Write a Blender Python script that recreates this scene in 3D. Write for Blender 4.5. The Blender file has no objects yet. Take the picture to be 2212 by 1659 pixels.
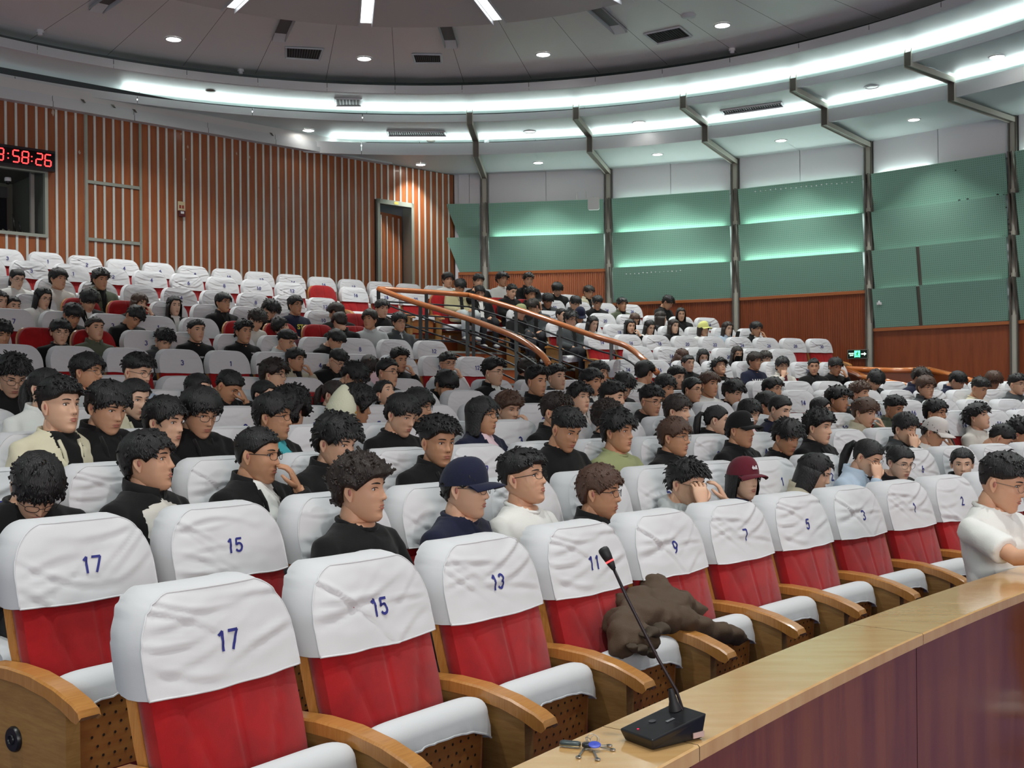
import bpy, math, random
import numpy as np
from mathutils import Matrix, Vector, noise, Euler

# ------------------------------------------------------------------ camera, world, lights, exposure
S = bpy.context.scene
COL = S.collection
F_PX, CY, ROLL, CAMZ = 2408.87, 871.08, 0.00895, 1.51
cam_d = bpy.data.cameras.new('camera')
cam = bpy.data.objects.new('camera', cam_d)
COL.objects.link(cam)
cam_d.sensor_fit = 'HORIZONTAL'; cam_d.sensor_width = 36.0
cam_d.lens = F_PX * 36.0 / 2212.0
cam_d.shift_y = (CY - 829.5) / 2212.0
cam_d.clip_start = 0.05; cam_d.clip_end = 200
cam.rotation_euler = (Matrix.Rotation(math.pi / 2, 3, 'X') @ Matrix.Rotation(-ROLL, 3, 'Z')).to_euler()
cam.location = (0, 0, CAMZ)
S.camera = cam
S.view_settings.view_transform = 'Standard'
S.view_settings.look = 'None'
S.view_settings.gamma = 1
S.view_settings.use_curve_mapping = False
S.view_settings.exposure = -0.14
S.render.threads_mode = 'AUTO'
S.cycles.max_bounces = 5
S.cycles.diffuse_bounces = 3
S.cycles.glossy_bounces = 2
S.cycles.transmission_bounces = 2
S.cycles.transparent_max_bounces = 4
S.cycles.use_denoising = True
S.cycles.sample_clamp_indirect = 4.0
S.cycles.caustics_reflective = False
S.cycles.caustics_refractive = False

# hall left open behind the camera so an added even world fill reaches in
W = bpy.data.worlds.new('world'); S.world = W; W.use_nodes = True
W.node_tree.nodes['Background'].inputs[0].default_value = (0.88, 0.98, 1.0, 1)
W.node_tree.nodes['Background'].inputs[1].default_value = .55

def area(name, loc, target, sx, sy, power, col):
    d = bpy.data.lights.new(name, 'AREA'); d.shape = 'RECTANGLE'; d.size = sx; d.size_y = sy
    d.energy = power; d.color = col
    o = bpy.data.objects.new(name, d); COL.objects.link(o); o.location = loc
    v = Vector(target) - Vector(loc); o.rotation_euler = v.to_track_quat('-Z', 'Y').to_euler()
    return o
# the stage's big red LED backdrop, behind and to the right of the camera
area('stage_screen_light', (9.5, -9.0, 3.6), (1.5, 8, 1.0), 9.0, 4.0, 400, (1.0, 0.34, 0.32))
# added fill lamp, aimed upward to brighten the ceiling and walls
area('stage_wash_light', (3.0, -5.0, 2.6), (-1.0, 12, 6.3), 7.0, 2.0, 380, (0.88, 1.0, 0.97))

# ------------------------------------------------------------------ calibrated hall geometry (metres)
C0 = np.array([18.459703, -11.114929])           # centre of the seat rows
A0 = math.radians(132.21014)                      # direction of the seating axis
ROW_R = [23.82, 24.7, 25.62, 26.5, 27.44, 28.38, 29.33, 31.78, 32.67, 33.58, 34.45, 35.33, 36.28, 37.24]
ROW_Z = [-0.61, -0.503, -0.384, -0.264, -0.149, -0.024, 0.104, 0.461, 0.711, 0.958, 1.223, 1.523, 1.858, 2.125]
TILT = [0] * 10 + [.004, .008, .0125, .0155]
ROW_F = [z + 0.61 for z in ROW_Z]                 # floor height of each row
SW = 0.57                                         # seat pitch
K0 = np.array([-1.17, 10.22]); R_W = 12.74        # centre and radius of the round hall
R1, R2, R3, RD = 8.33, 9.37, 10.66, 4.41          # ceiling rings
AX = np.array([math.cos(A0), math.sin(A0)]); TX = np.array([-AX[1], AX[0]]) * -1   # axis, along-wall direction (to the right)
WD = 38.45                                        # distance of the straight wood wall along the axis
ZT = 6.21                                         # top of the walls

def px_ray(x, y):
    d = 1 - ROLL * ROLL; u = x - 1106.0; v = y - CY
    return (u + ROLL * v) / d / F_PX, (v + ROLL * u) / d / F_PX      # X/Y and -Z/Y
def at_depth(x, y, Y):
    g, k = px_ray(x, y); return Vector((g * Y, Y, CAMZ - k * Y))
def on_circle(x, y, c, R):
    g, k = px_ray(x, y)
    a = 1 + g * g; b = -2 * (g * c[0] + c[1]); cc = c[0] ** 2 + c[1] ** 2 - R * R
    Y = (-b + math.sqrt(max(b * b - 4 * a * cc, 0))) / (2 * a)
    return Vector((g * Y, Y, CAMZ - k * Y))
def at_height(x, y, z):
    g, k = px_ray(x, y); Y = (CAMZ - z) / k; return Vector((g * Y, Y, z))
def wall_i(x):                                    # px x -> slat index along the wood wall
    return (x - 16.5) / (22.66 - 0.00595 * x)
PITCH = 0.1523
W0 = np.array([-7.70, 17.03])
def wall_pt(i, off=0.0):                          # plan position of slat index i, off = metres proud of the wall
    p = W0 + TX * (PITCH * i) - AX * off; return p
def wall_z(x, y):
    i = wall_i(x); p = wall_pt(i); g, k = px_ray(x, y); return CAMZ - k * p[1]
def proj(p):
    u = F_PX * p[0] / p[1]; v = -F_PX * (p[2] - CAMZ) / p[1]; return 1106 + u - ROLL * v, CY + v - ROLL * u

# ------------------------------------------------------------------ materials
def sr(r, g, b):
    f = lambda c: ((c / 255 + .055) / 1.055) ** 2.4 if c > 10 else c / 255 / 12.92
    return (f(r), f(g), f(b), 1)
MATS = {}
def mat(name, col, rough=.6, metal=0.0, bump=None, var=None, emit=None, coat=0.0, sub=0.0, spec=.5, sheen=0.0, aniso=None):
    if name in MATS: return MATS[name]
    m = bpy.data.materials.new(name); m.use_nodes = True; nt = m.node_tree; b = nt.nodes['Principled BSDF']
    b.inputs['Base Color'].default_value = col; b.inputs['Roughness'].default_value = rough
    b.inputs['Metallic'].default_value = metal; b.inputs['Specular IOR Level'].default_value = spec
    if coat: b.inputs['Coat Weight'].default_value = coat; b.inputs['Coat Roughness'].default_value = .12
    if sub:
        b.inputs['Subsurface Weight'].default_value = sub; b.inputs['Subsurface Radius'].default_value = (.012, .004, .002); b.inputs['Subsurface Scale'].default_value = 1.0
    if sheen: b.inputs['Sheen Weight'].default_value = sheen
    if emit:
        b.inputs['Emission Color'].default_value = emit[0]; b.inputs['Emission Strength'].default_value = emit[1]
    if bump or var:
        tc = nt.nodes.new('ShaderNodeTexCoord'); mp = nt.nodes.new('ShaderNodeMapping')
        nt.links.new(tc.outputs['Object'], mp.inputs[0])
    if bump:                                       # (scale, strength, (stretch))
        mp.inputs['Scale'].default_value = bump[2] if len(bump) > 2 else (1, 1, 1)
        n = nt.nodes.new('ShaderNodeTexNoise'); n.inputs['Scale'].default_value = bump[0]; n.inputs['Detail'].default_value = 3
        nt.links.new(mp.outputs[0], n.inputs['Vector'])
        bp = nt.nodes.new('ShaderNodeBump'); bp.inputs['Strength'].default_value = bump[1]; bp.inputs['Distance'].default_value = .01
        nt.links.new(n.outputs[0], bp.inputs['Height']); nt.links.new(bp.outputs[0], b.inputs['Normal'])
    if var:                                        # (scale, other colour, (stretch), per-object)
        mp2 = nt.nodes.new('ShaderNodeMapping'); nt.links.new(tc.outputs['Object'], mp2.inputs[0]); mp2.inputs['Scale'].default_value = var[2]
        oi = nt.nodes.new('ShaderNodeObjectInfo')
        vm = nt.nodes.new('ShaderNodeVectorMath'); vm.operation = 'MULTIPLY_ADD'
        cx = nt.nodes.new('ShaderNodeCombineXYZ'); nt.links.new(oi.outputs['Random'], cx.inputs[0]); nt.links.new(oi.outputs['Random'], cx.inputs[2])
        nt.links.new(cx.outputs[0], vm.inputs[0]); vm.inputs[1].default_value = (37, 11, 23); nt.links.new(mp2.outputs[0], vm.inputs[2])
        n2 = nt.nodes.new('ShaderNodeTexNoise'); n2.inputs['Scale'].default_value = var[0]; n2.inputs['Detail'].default_value = 5; n2.inputs['Roughness'].default_value = .6
        nt.links.new(vm.outputs[0], n2.inputs['Vector'])
        mr = nt.nodes.new('ShaderNodeMapRange'); mr.inputs[1].default_value = .35; mr.inputs[2].default_value = .68
        nt.links.new(n2.outputs[0], mr.inputs[0])
        mx = nt.nodes.new('ShaderNodeMix'); mx.data_type = 'RGBA'; mx.inputs[6].default_value = col; mx.inputs[7].default_value = var[1]
        nt.links.new(mr.outputs[0], mx.inputs[0]); last = mx.outputs[2]
        if len(var) > 3 and var[3]:
            hs = nt.nodes.new('ShaderNodeHueSaturation'); m2 = nt.nodes.new('ShaderNodeMapRange'); m2.inputs[3].default_value = 1 - var[3]; m2.inputs[4].default_value = 1 + var[3]
            nt.links.new(oi.outputs['Random'], m2.inputs[0]); nt.links.new(m2.outputs[0], hs.inputs['Value']); nt.links.new(last, hs.inputs['Color']); last = hs.outputs[0]
        nt.links.new(last, b.inputs['Base Color'])
    MATS[name] = m; return m

M_COVER = mat('white_seat_cover', sr(210, 210, 213), .75, bump=(900, .12), spec=.25, sheen=.15)
M_RED = mat('red_plush', sr(164, 16, 22), .85, bump=(700, .25), var=(9, sr(140, 10, 18), (1, 1, 1)), spec=.2, sheen=.25)
M_WOOD = mat('light_varnished_wood', sr(190, 133, 70), .3, var=(14, sr(172, 114, 55), (1, 12, 1)), coat=.4)
M_WOODD = mat('matt_seat_wood', sr(168, 126, 72), .5, var=(12, sr(150, 106, 58), (1, 1, 8)))
M_PERF = mat('perforated_seat_underside', sr(176, 116, 58), .45, var=(8, sr(160, 92, 44), (1, 1, 4)))
M_HOLE = mat('hole_dark', sr(30, 12, 8), .9)
M_NUM = mat('navy_print', sr(34, 38, 118), .7)
M_BLACK = mat('black_plastic', sr(20, 20, 23), .35)
M_BMETAL = mat('black_painted_steel', sr(26, 26, 30), .35)
M_SLAT = mat('satin_aluminium', sr(226, 226, 220), .35, metal=.25, bump=(60, .15, (1, 1, .3)))
M_PLANK = mat('reddish_veneer', sr(162, 90, 44), .40, var=(5, sr(140, 72, 34), (3, 3, .35), .13), coat=.25)
M_WAINS = mat('fluted_cherry', sr(196, 122, 82), .4, var=(4, sr(176, 100, 62), (3, 3, .3)), coat=.2)
M_WAINS2 = mat('flat_cherry', sr(150, 76, 38), .42, var=(4, sr(128, 60, 28), (3, 3, .3)), coat=.15)
M_FRAME = mat('greenish_grey_frame', sr(168, 172, 160), .4, metal=.35)
M_COLM = mat('pale_column', sr(196, 194, 180), .45, metal=.2)
M_COLS = mat('grey_steel_bracket', sr(118, 112, 104), .4, metal=.6)
M_CEIL = mat('ceiling_aluminium_panel', sr(214, 224, 222), .46, metal=.2, bump=(3, .04))
M_CEILD = mat('ceiling_dome_panel', sr(222, 222, 220), .38, metal=.15, bump=(2, .04))
M_FASC = mat('ceiling_fascia', sr(214, 218, 220), .45, metal=.2)
M_WHITE = mat('white_plaster', sr(234, 234, 238), .6)
M_EMW = mat('lamp_white', (1, 1, 1, 1), emit=((1, .96, .9, 1), 22))
M_COVE = mat('cove_tube_light', (1, 1, 1, 1), emit=((.86, 1, .98, 1), 36))
M_CARPET = mat('blue_carpet', sr(66, 76, 118), .9, bump=(400, .3), var=(40, sr(54, 62, 100), (1, 1, 1)))
M_RISER = mat('orange_riser_wood', sr(176, 92, 48), .45)
M_DESK = mat('varnished_desk_top', sr(206, 166, 112), .14, var=(3, sr(192, 146, 92), (1, 6, 1)), bump=(14, .10, (1, 1, 1)), coat=.6)
M_DESKF = mat('varnished_desk_front', sr(132, 72, 34), .22, var=(3, sr(104, 46, 24), (3, 3, .3)), coat=.5)
M_RAIL = mat('varnished_handrail', sr(200, 116, 56), .18, coat=.8)

# perforated green acoustic panel
def green_mat():
    m = mat('perforated_green_panel', sr(136, 178, 160), .45, spec=.4)
    nt = m.node_tree; b = nt.nodes['Principled BSDF']
    tc = nt.nodes.new('ShaderNodeTexCoord'); mp = nt.nodes.new('ShaderNodeMapping'); mp.inputs['Scale'].default_value = (28, 28, 28)
    vo = nt.nodes.new('ShaderNodeTexVoronoi'); vo.inputs['Randomness'].default_value = 0; vo.inputs['Scale'].default_value = 1; vo.voronoi_dimensions = '2D'
    sx = nt.nodes.new('ShaderNodeSeparateXYZ'); cx = nt.nodes.new('ShaderNodeCombineXYZ')
    nt.links.new(tc.outputs['Object'], mp.inputs[0]); nt.links.new(mp.outputs[0], sx.inputs[0])
    nt.links.new(sx.outputs[0], cx.inputs[0]); nt.links.new(sx.outputs[2], cx.inputs[1]); nt.links.new(cx.outputs[0], vo.inputs['Vector'])
    cr = nt.nodes.new('ShaderNodeValToRGB'); cr.color_ramp.elements[0].position = .16; cr.color_ramp.elements[1].position = .24
    cr.color_ramp.elements[0].color = sr(98, 138, 122); cr.color_ramp.elements[1].color = sr(136, 178, 160)
    nt.links.new(vo.outputs['Distance'], cr.inputs[0]); nt.links.new(cr.outputs[0], b.inputs['Base Color'])
    return m
M_GREEN = green_mat()

# ------------------------------------------------------------------ mesh helpers
class MB:
    """collects vertices and faces; build() links them as ONE mesh object"""
    def __init__(s): s.v = []; s.f = []; s.m = []; s.n = 0
    def add(s, V, Fc, mi=0, M=None):
        V = np.asarray(V, float).reshape(-1, 3)
        if M is not None:
            A = np.array(M)[:3, :3]; t = np.array(M)[:3, 3]; V = V @ A.T + t
        s.v.append(V); s.f += [tuple(i + s.n for i in q) for q in Fc]
        s.m += (list(mi) if hasattr(mi, '__len__') else [mi] * len(Fc)); s.n += len(V)
        return s
    def box(s, c, h, mi=0, M=None, rz=0):
        x, y, z = h; V = np.array([[a * x, b * y, d * z] for a in (-1, 1) for b in (-1, 1) for d in (-1, 1)], float)
        if rz: V = V @ np.array(Matrix.Rotation(rz, 3, 'Z')).T
        return s.add(V + np.array(c), [(0, 1, 3, 2), (4, 6, 7, 5), (0, 4, 5, 1), (2, 3, 7, 6), (0, 2, 6, 4), (1, 5, 7, 3)], mi, M)
    def grid(s, P, mi=0, M=None, wrapu=False, wrapv=False, flip=False):
        P = np.asarray(P, float); a, b = P.shape[:2]; Fc = []
        for i in range(a - (0 if wrapu else 1)):
            for j in range(b - (0 if wrapv else 1)):
                q = (i * b + j, i * b + (j + 1) % b, ((i + 1) % a) * b + (j + 1) % b, ((i + 1) % a) * b + j)
                Fc.append(q[::-1] if flip else q)
        return s.add(P.reshape(-1, 3), Fc, mi, M)
    def tube(s, pts, rad, seg=8, mi=0, M=None, caps=True, flat=1.0, closed=False):
        pts = [Vector(p) for p in pts]; n = len(pts)
        rad = [rad] * n if not hasattr(rad, '__len__') else rad
        rings = []; up = Vector((0, 0, 1)); X = None
        for i, p in enumerate(pts):
            if closed: t = (pts[(i + 1) % n] - pts[i - 1]).normalized()
            else: t = (pts[min(i + 1, n - 1)] - pts[max(i - 1, 0)]).normalized()
            if X is None:
                X = t.cross(up) if abs(t.z) < .95 else t.cross(Vector((0, 1, 0)))
            X = (X - t * X.dot(t)).normalized(); Yv = t.cross(X)
            rings.append([list(p + (X * math.cos(k * 2 * math.pi / seg) + Yv * flat * math.sin(k * 2 * math.pi / seg)) * rad[i]) for k in range(seg)])
        s.grid(rings, mi, M, wrapv=True, wrapu=closed, flip=True)
        if caps and not closed:
            b0 = s.n - n * seg
            s.f.append(tuple(range(b0, b0 + seg))); s.f.append(tuple(reversed(range(b0 + (n - 1) * seg, b0 + n * seg)))); s.m += [mi, mi]
        return s
    def lathe(s, prof, seg=16, mi=0, M=None):
        P = [[(r * math.cos(k * 2 * math.pi / seg), r * math.sin(k * 2 * math.pi / seg), z) for k in range(seg)] for r, z in prof]
        return s.grid(P, mi, M, wrapv=True)
    def ell(s, c, r, mi=0, M=None, nu=10, nv=7):
        P = [[(c[0] + r[0] * math.sin(b) * math.cos(a), c[1] + r[1] * math.sin(b) * math.sin(a), c[2] - r[2] * math.cos(b))
              for a in [2 * math.pi * i / nu for i in range(nu)]] for b in [.02 + (math.pi - .04) * j / (nv - 1) for j in range(nv)]]
        return s.grid(P, mi, M, wrapv=True)
    def mesh(s, name, mats, smooth=True, angle=None):
        me = bpy.data.meshes.new(name)
        V = np.concatenate(s.v) if s.v else np.zeros((0, 3))
        me.vertices.add(len(V)); me.vertices.foreach_set('co', V.ravel())
        ln = [len(f) for f in s.f]; tot = sum(ln)
        me.loops.add(tot); me.loops.foreach_set('vertex_index', np.fromiter((i for f in s.f for i in f), dtype=np.int32, count=tot))
        me.polygons.add(len(s.f)); me.polygons.foreach_set('loop_start', np.concatenate([[0], np.cumsum(ln)[:-1]]).astype(np.int32))
        for m in (mats if isinstance(mats, (list, tuple)) else [mats]): me.materials.append(m)
        me.polygons.foreach_set('material_index', np.array(s.m, dtype=np.int32))
        me.polygons.foreach_set('use_smooth', np.full(len(s.f), smooth))
        me.update(calc_edges=True)
        if angle is not None: me.set_sharp_from_angle(angle=math.radians(angle))
        return me
    def build(s, name, mats, parent=None, smooth=True, angle=None):
        return link(name, s.mesh(name, mats, smooth, angle), parent)
def link(name, me, parent=None, loc=None, rz=None):
    o = bpy.data.objects.new(name, me); COL.objects.link(o)
    if parent is not None: o.parent = parent
    if loc is not None: o.location = loc
    if rz is not None: o.rotation_euler = (0, 0, rz)
    return o
def thing(name, label, cat, loc=(0, 0, 0), rz=0, group=None):
    o = bpy.data.objects.new(name, None); COL.objects.link(o); o.location = loc; o.rotation_euler = (0, 0, rz)
    o.empty_display_size = .1
    return tag(o, label, cat, group)
def tag(o, label=None, cat=None, group=None, kind=None):
    if label: o['label'] = label
    if cat: o['category'] = cat
    if group: o['group'] = group
    if kind: o['kind'] = kind
    return o
def struct(o, label=None):
    o['kind'] = 'structure'
    if label: o['label'] = label
    return o
_txt = {}
def text_arrays(body, size, bold=.012, shear=0.0, space=1.0):
    key = (body, size, bold, shear)
    if key in _txt: return _txt[key]
    cu = bpy.data.curves.new('t', 'FONT'); cu.body = body; cu.size = size; cu.align_x = 'CENTER'; cu.align_y = 'CENTER'
    cu.offset = bold * size; cu.shear = shear; cu.resolution_u = 3; cu.space_character = space
    o = bpy.data.objects.new('t', cu); COL.objects.link(o)
    dg = bpy.context.evaluated_depsgraph_get(); me = bpy.data.meshes.new_from_object(o.evaluated_get(dg))
    V = np.zeros(len(me.vertices) * 3); me.vertices.foreach_get('co', V); Fc = [tuple(p.vertices) for p in me.polygons]
    bpy.data.objects.remove(o); bpy.data.curves.remove(cu); bpy.data.meshes.remove(me)
    _txt[key] = (V.reshape(-1, 3), Fc); return _txt[key]
def solidify_via(me, mods):
    """evaluate modifiers on a temporary object and return the plain mesh"""
    o = bpy.data.objects.new('tmp', me); COL.objects.link(o)
    for kind, kw in mods:
        m = o.modifiers.new('m', kind)
        for k, v in kw.items(): setattr(m, k, v)
    dg = bpy.context.evaluated_depsgraph_get(); dg.update()
    r = bpy.data.meshes.new_from_object(o.evaluated_get(dg)); bpy.data.objects.remove(o)
    return r
def arrays(me):
    V = np.zeros(len(me.vertices) * 3); me.vertices.foreach_get('co', V)
    return V.reshape(-1, 3), [tuple(p.vertices) for p in me.polygons]
def arc_pt(r, a, z, c): return (c[0] + r * math.cos(a), c[1] + r * math.sin(a), z)
RNG = random.Random(7)
# ================================================================== HALL SHELL
# ---- floors: one stepped floor following the rows, plus the flat floor in front
fl = MB()
SEG = 70; AL0, AL1 = math.radians(168), math.radians(78)
angs = [AL0 + (AL1 - AL0) * k / SEG for k in range(SEG + 1)]
edges = []                                        # (r_in, r_out, row)
for i, R in enumerate(ROW_R):
    r_in = R - (.62 if i != 7 else 1.35); r_out = ROW_R[i + 1] - (.62 if i + 1 != 7 else 1.35) if i < 13 else 41.5
    edges.append((r_in, r_out, i))
edges[0] = (0.5, edges[0][1], 0)
def floor_z(i, a):                                # a = polar angle about C0
    s = max(0.0, (A0 - a) * ROW_R[i]); return ROW_F[i] - TILT[i] * s
prev = None
for r_in, r_out, i in edges:
    P = [[arc_pt(r, a, floor_z(i, a) if i else 0.0, C0) for a in angs] for r in (r_in, r_out)]
    fl.grid(P, 0)
    if i:
        fl.grid([[arc_pt(r_in, a, floor_z(i - 1, a) if i > 1 else 0.0, C0) for a in angs], [arc_pt(r_in, a, floor_z(i, a) - .03, C0) for a in angs]], 1)
        fl.grid([[arc_pt(r_in - .012, a, floor_z(i, a) - .03, C0) for a in angs], [arc_pt(r_in - .012, a, floor_z(i, a) + .004, C0) for a in angs],
                 [arc_pt(r_in + .04, a, floor_z(i, a) + .004, C0) for a in angs]], 2)
floor = struct(fl.build('floor', [M_CARPET, M_RISER, M_FRAME], smooth=False), 'stepped blue carpet floor of the raked seating')

# ---- right wall: polygon of 2.5 m bays round the circle
CA = [math.radians(87.1 - 11.48 * k) for k in range(-1, 9)]       # CA[1] is the first visible column
CPT = [np.array([K0[0] + R_W * math.cos(a), K0[1] + R_W * math.sin(a)]) for a in CA]
corner = wall_pt(wall_i(990))
CPT[0] = corner
rw = MB(); rw_c = MB()
wr = struct(thing('wall_right', 'curved wall with green acoustic panels above wooden cladding', None), None)
del_keys = [k for k in wr.keys() if k == 'category']
for k in del_keys: del wr[k]
LV = [5.60, 4.91, 4.21, 3.515, 2.81, 2.12]
NPAN = [2, 2, 3, 3, 4, 4, 5, 5, 5]
LIT = {0: [], 1: [1], 2: [1, 2], 3: [1, 2], 4: [], 5: []}
def bay(k):
    p, q = CPT[k], CPT[k + 1]; d = q - p; L = np.linalg.norm(d); d = d / L
    n = np.array([-d[1], d[0]]);
    if np.dot(n, K0 - p) < 0: n = -n
    return p, d, n, L
for k in range(len(CPT) - 1):
    p, d, n, L = bay(k); np_ = NPAN[k]
    zb = LV[np_]
    def W3(s, off, z): return (p[0] + d[0] * s + n[0] * off, p[1] + d[1] * s + n[1] * off, z)
    m = MB(); m.grid([[W3(0, -.02, 0), W3(L, -.02, 0)], [W3(0, -.02, ZT + .3), W3(L, -.02, ZT + .3)]], 0)
    o = m.build('wall_plaster', M_WHITE, wr, smooth=False); o['kind'] = 'structure'
    # upper white boards, two per bay
    for h in range(2):
        s0, s1 = .09 + h * (L - .18) / 2 + .004, .09 + (h + 1) * (L - .18) / 2 - .004
        m = MB()
        m.grid([[W3(s, o_, z) for s in np.linspace(s0, s1, 7)] for o_, z in ((0, LV[0] - .05), (.02, LV[0] - .05), (.02, ZT + .02), (0, ZT + .02))])
        m.build('white_board', M_WHITE, wr, smooth=False)
    # green panels leaning out at the top
    for j in range(np_):
        zt, z0 = LV[j] - .0, LV[j + 1] + .01
        parts = [(.10, L - .10)] if not (k == 4 and j >= 2) else [(.10, .10 + (L - .2) * .36 - .035), (.10 + (L - .2) * .36 + .035, L - .10)]
        for s0, s1 in parts:
            if k == 0: s0 = .10
            m = MB(); sk = (.16 if k == 0 else 0)
            a0 = [W3(s0 - .26 if k == 0 else s0, .135, zt), W3(s1, .135, zt)]; b0 = [W3(s0 if k == 0 else s0, .012, z0), W3(s1, .012, z0)]
            a1 = [W3(s0 - .26 if k == 0 else s0, .155, zt), W3(s1, .155, zt)]; b1 = [W3(s0, .032, z0), W3(s1, .032, z0)]
            m.add(a0 + b0 + a1 + b1, [(4, 6, 7, 5), (0, 1, 3, 2), (0, 4, 5, 1), (2, 3, 7, 6), (0, 2, 6, 4), (1, 5, 7, 3)])
            me = m.mesh('green_panel', M_GREEN, False)
            # local frame along the bay so the perforation follows the panel
            Mx = Matrix(((d[0], n[0], 0, p[0]), (d[1], n[1], 0, p[1]), (0, 0, 1, 0), (0, 0, 0, 1)))
            me.transform(Mx.inverted()); o = link('green_panel', me, wr); o.matrix_local = Mx
        if len(parts) == 2:
            m = MB(); g0, g1 = parts[0][1] - .01, parts[1][0] + .01
            m.grid([[W3(g0, .004, z0), W3(g1, .004, z0)], [W3(g0, .125, zt - .01), W3(g1, .125, zt - .01)]]); m.build('joint_batten', M_COLS, wr, smooth=False)
        # side brackets
        for s in ((.045, L - .045) if k else (L - .045,)):
            m = MB()
            for e in (-.012, .012): pass
            V = [W3(s - .012, .0, z0), W3(s + .012, .0, z0), W3(s + .012, .04, z0), W3(s - .012, .04, z0), W3(s - .012, .0, zt + .02), W3(s + .012, .0, zt + .02), W3(s + .012, .17, zt + .02), W3(s - .012, .17, zt + .02)]
            m.add(V, [(0, 1, 2, 3), (4, 7, 6, 5), (0, 4, 5, 1), (1, 5, 6, 2), (2, 6, 7, 3), (3, 7, 4, 0)])
            m.build('steel_bracket', M_COLS, wr, smooth=False)
        if j in LIT.get(k, []) or (k in (2, 3) and j == 0):
            m = MB(); st = j in LIT.get(k, [])
            m.grid([[W3(.2, .065, zt - .015), W3(L - .2, .065, zt - .015)], [W3(.2, .105, zt - .045), W3(L - .2, .105, zt - .045)]], flip=True)
            o = m.build('tube_lamp', mat('panel_tube' + ('' if st else '_dim'), (1, 1, 1, 1), emit=((.85, 1, .95, 1), 26 if st else 7)), wr, smooth=False)
    if k >= 4:
        for j in range(1, np_):
            m = MB(); m.grid([[W3(.2, .05, LV[j] - .05), W3(L - .2, .05, LV[j] - .05)], [W3(.2, .075, LV[j] - .05), W3(L - .2, .075, LV[j] - .05)]], flip=True); m.build('tube_lamp', mat('panel_tube_faint', (1, 1, 1, 1), emit=((.85, 1, .95, 1), 3)), wr, smooth=False)
        m = MB(); m.grid([[W3(.2, .05, LV[0] - .05), W3(L * .45, .05, LV[0] - .05)], [W3(.2, .085, LV[0] - .05), W3(L * .45, .085, LV[0] - .05)]], flip=True)
        m.build('tube_lamp', MATS['panel_tube'], wr, smooth=False)
    # timber cladding below: cap rail + ribs
    mw = M_WAINS if k < 2 else M_WAINS2
    zf = .0
    m = MB(); m.grid([[W3(.07, .02, zf), W3(L - .07, .02, zf)], [W3(.07, .02, zb - .05), W3(L - .07, .02, zb - .05)]])
    o = m.build('cladding_board', mw, wr, smooth=False)
    if k < 4:
        m = MB(); nr = int((L - .16) / .042); zl = max(zb - 2.6, 0)
        for j in range(nr):
            s = .08 + (j + .5) * (L - .16) / nr; w = .0145; dd = .016 if k < 2 else .009
            m.add([W3(s - w, .02, zl), W3(s - w * .6, .02 + dd, zl), W3(s + w * .6, .02 + dd, zl), W3(s + w, .02, zl), W3(s - w, .02, zb - .05), W3(s - w * .6, .02 + dd, zb - .05), W3(s + w * .6, .02 + dd, zb - .05), W3(s + w, .02, zb - .05)],
                  [(0, 1, 5, 4), (1, 2, 6, 5), (2, 3, 7, 6), (4, 5, 6, 7)])
        o = m.build('fluted_ribs', mw, wr, smooth=False); o['kind'] = 'stuff'
    m = MB(); m.add([W3(.07, .0, zb - .055), W3(L - .07, .0, zb - .055), W3(L - .07, .05, zb - .055), W3(.07, .05, zb - .055), W3(.07, .0, zb), W3(L - .07, .0, zb), W3(L - .07, .05, zb), W3(.07, .05, zb)],
          [(0, 1, 2, 3), (4, 7, 6, 5), (2, 6, 7, 3), (0, 3, 7, 4), (1, 5, 6, 2)])
    m.build('cap_rail', mat('cap_rail_wood', sr(172, 98, 48), .35, coat=.3), wr, smooth=False)
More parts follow.
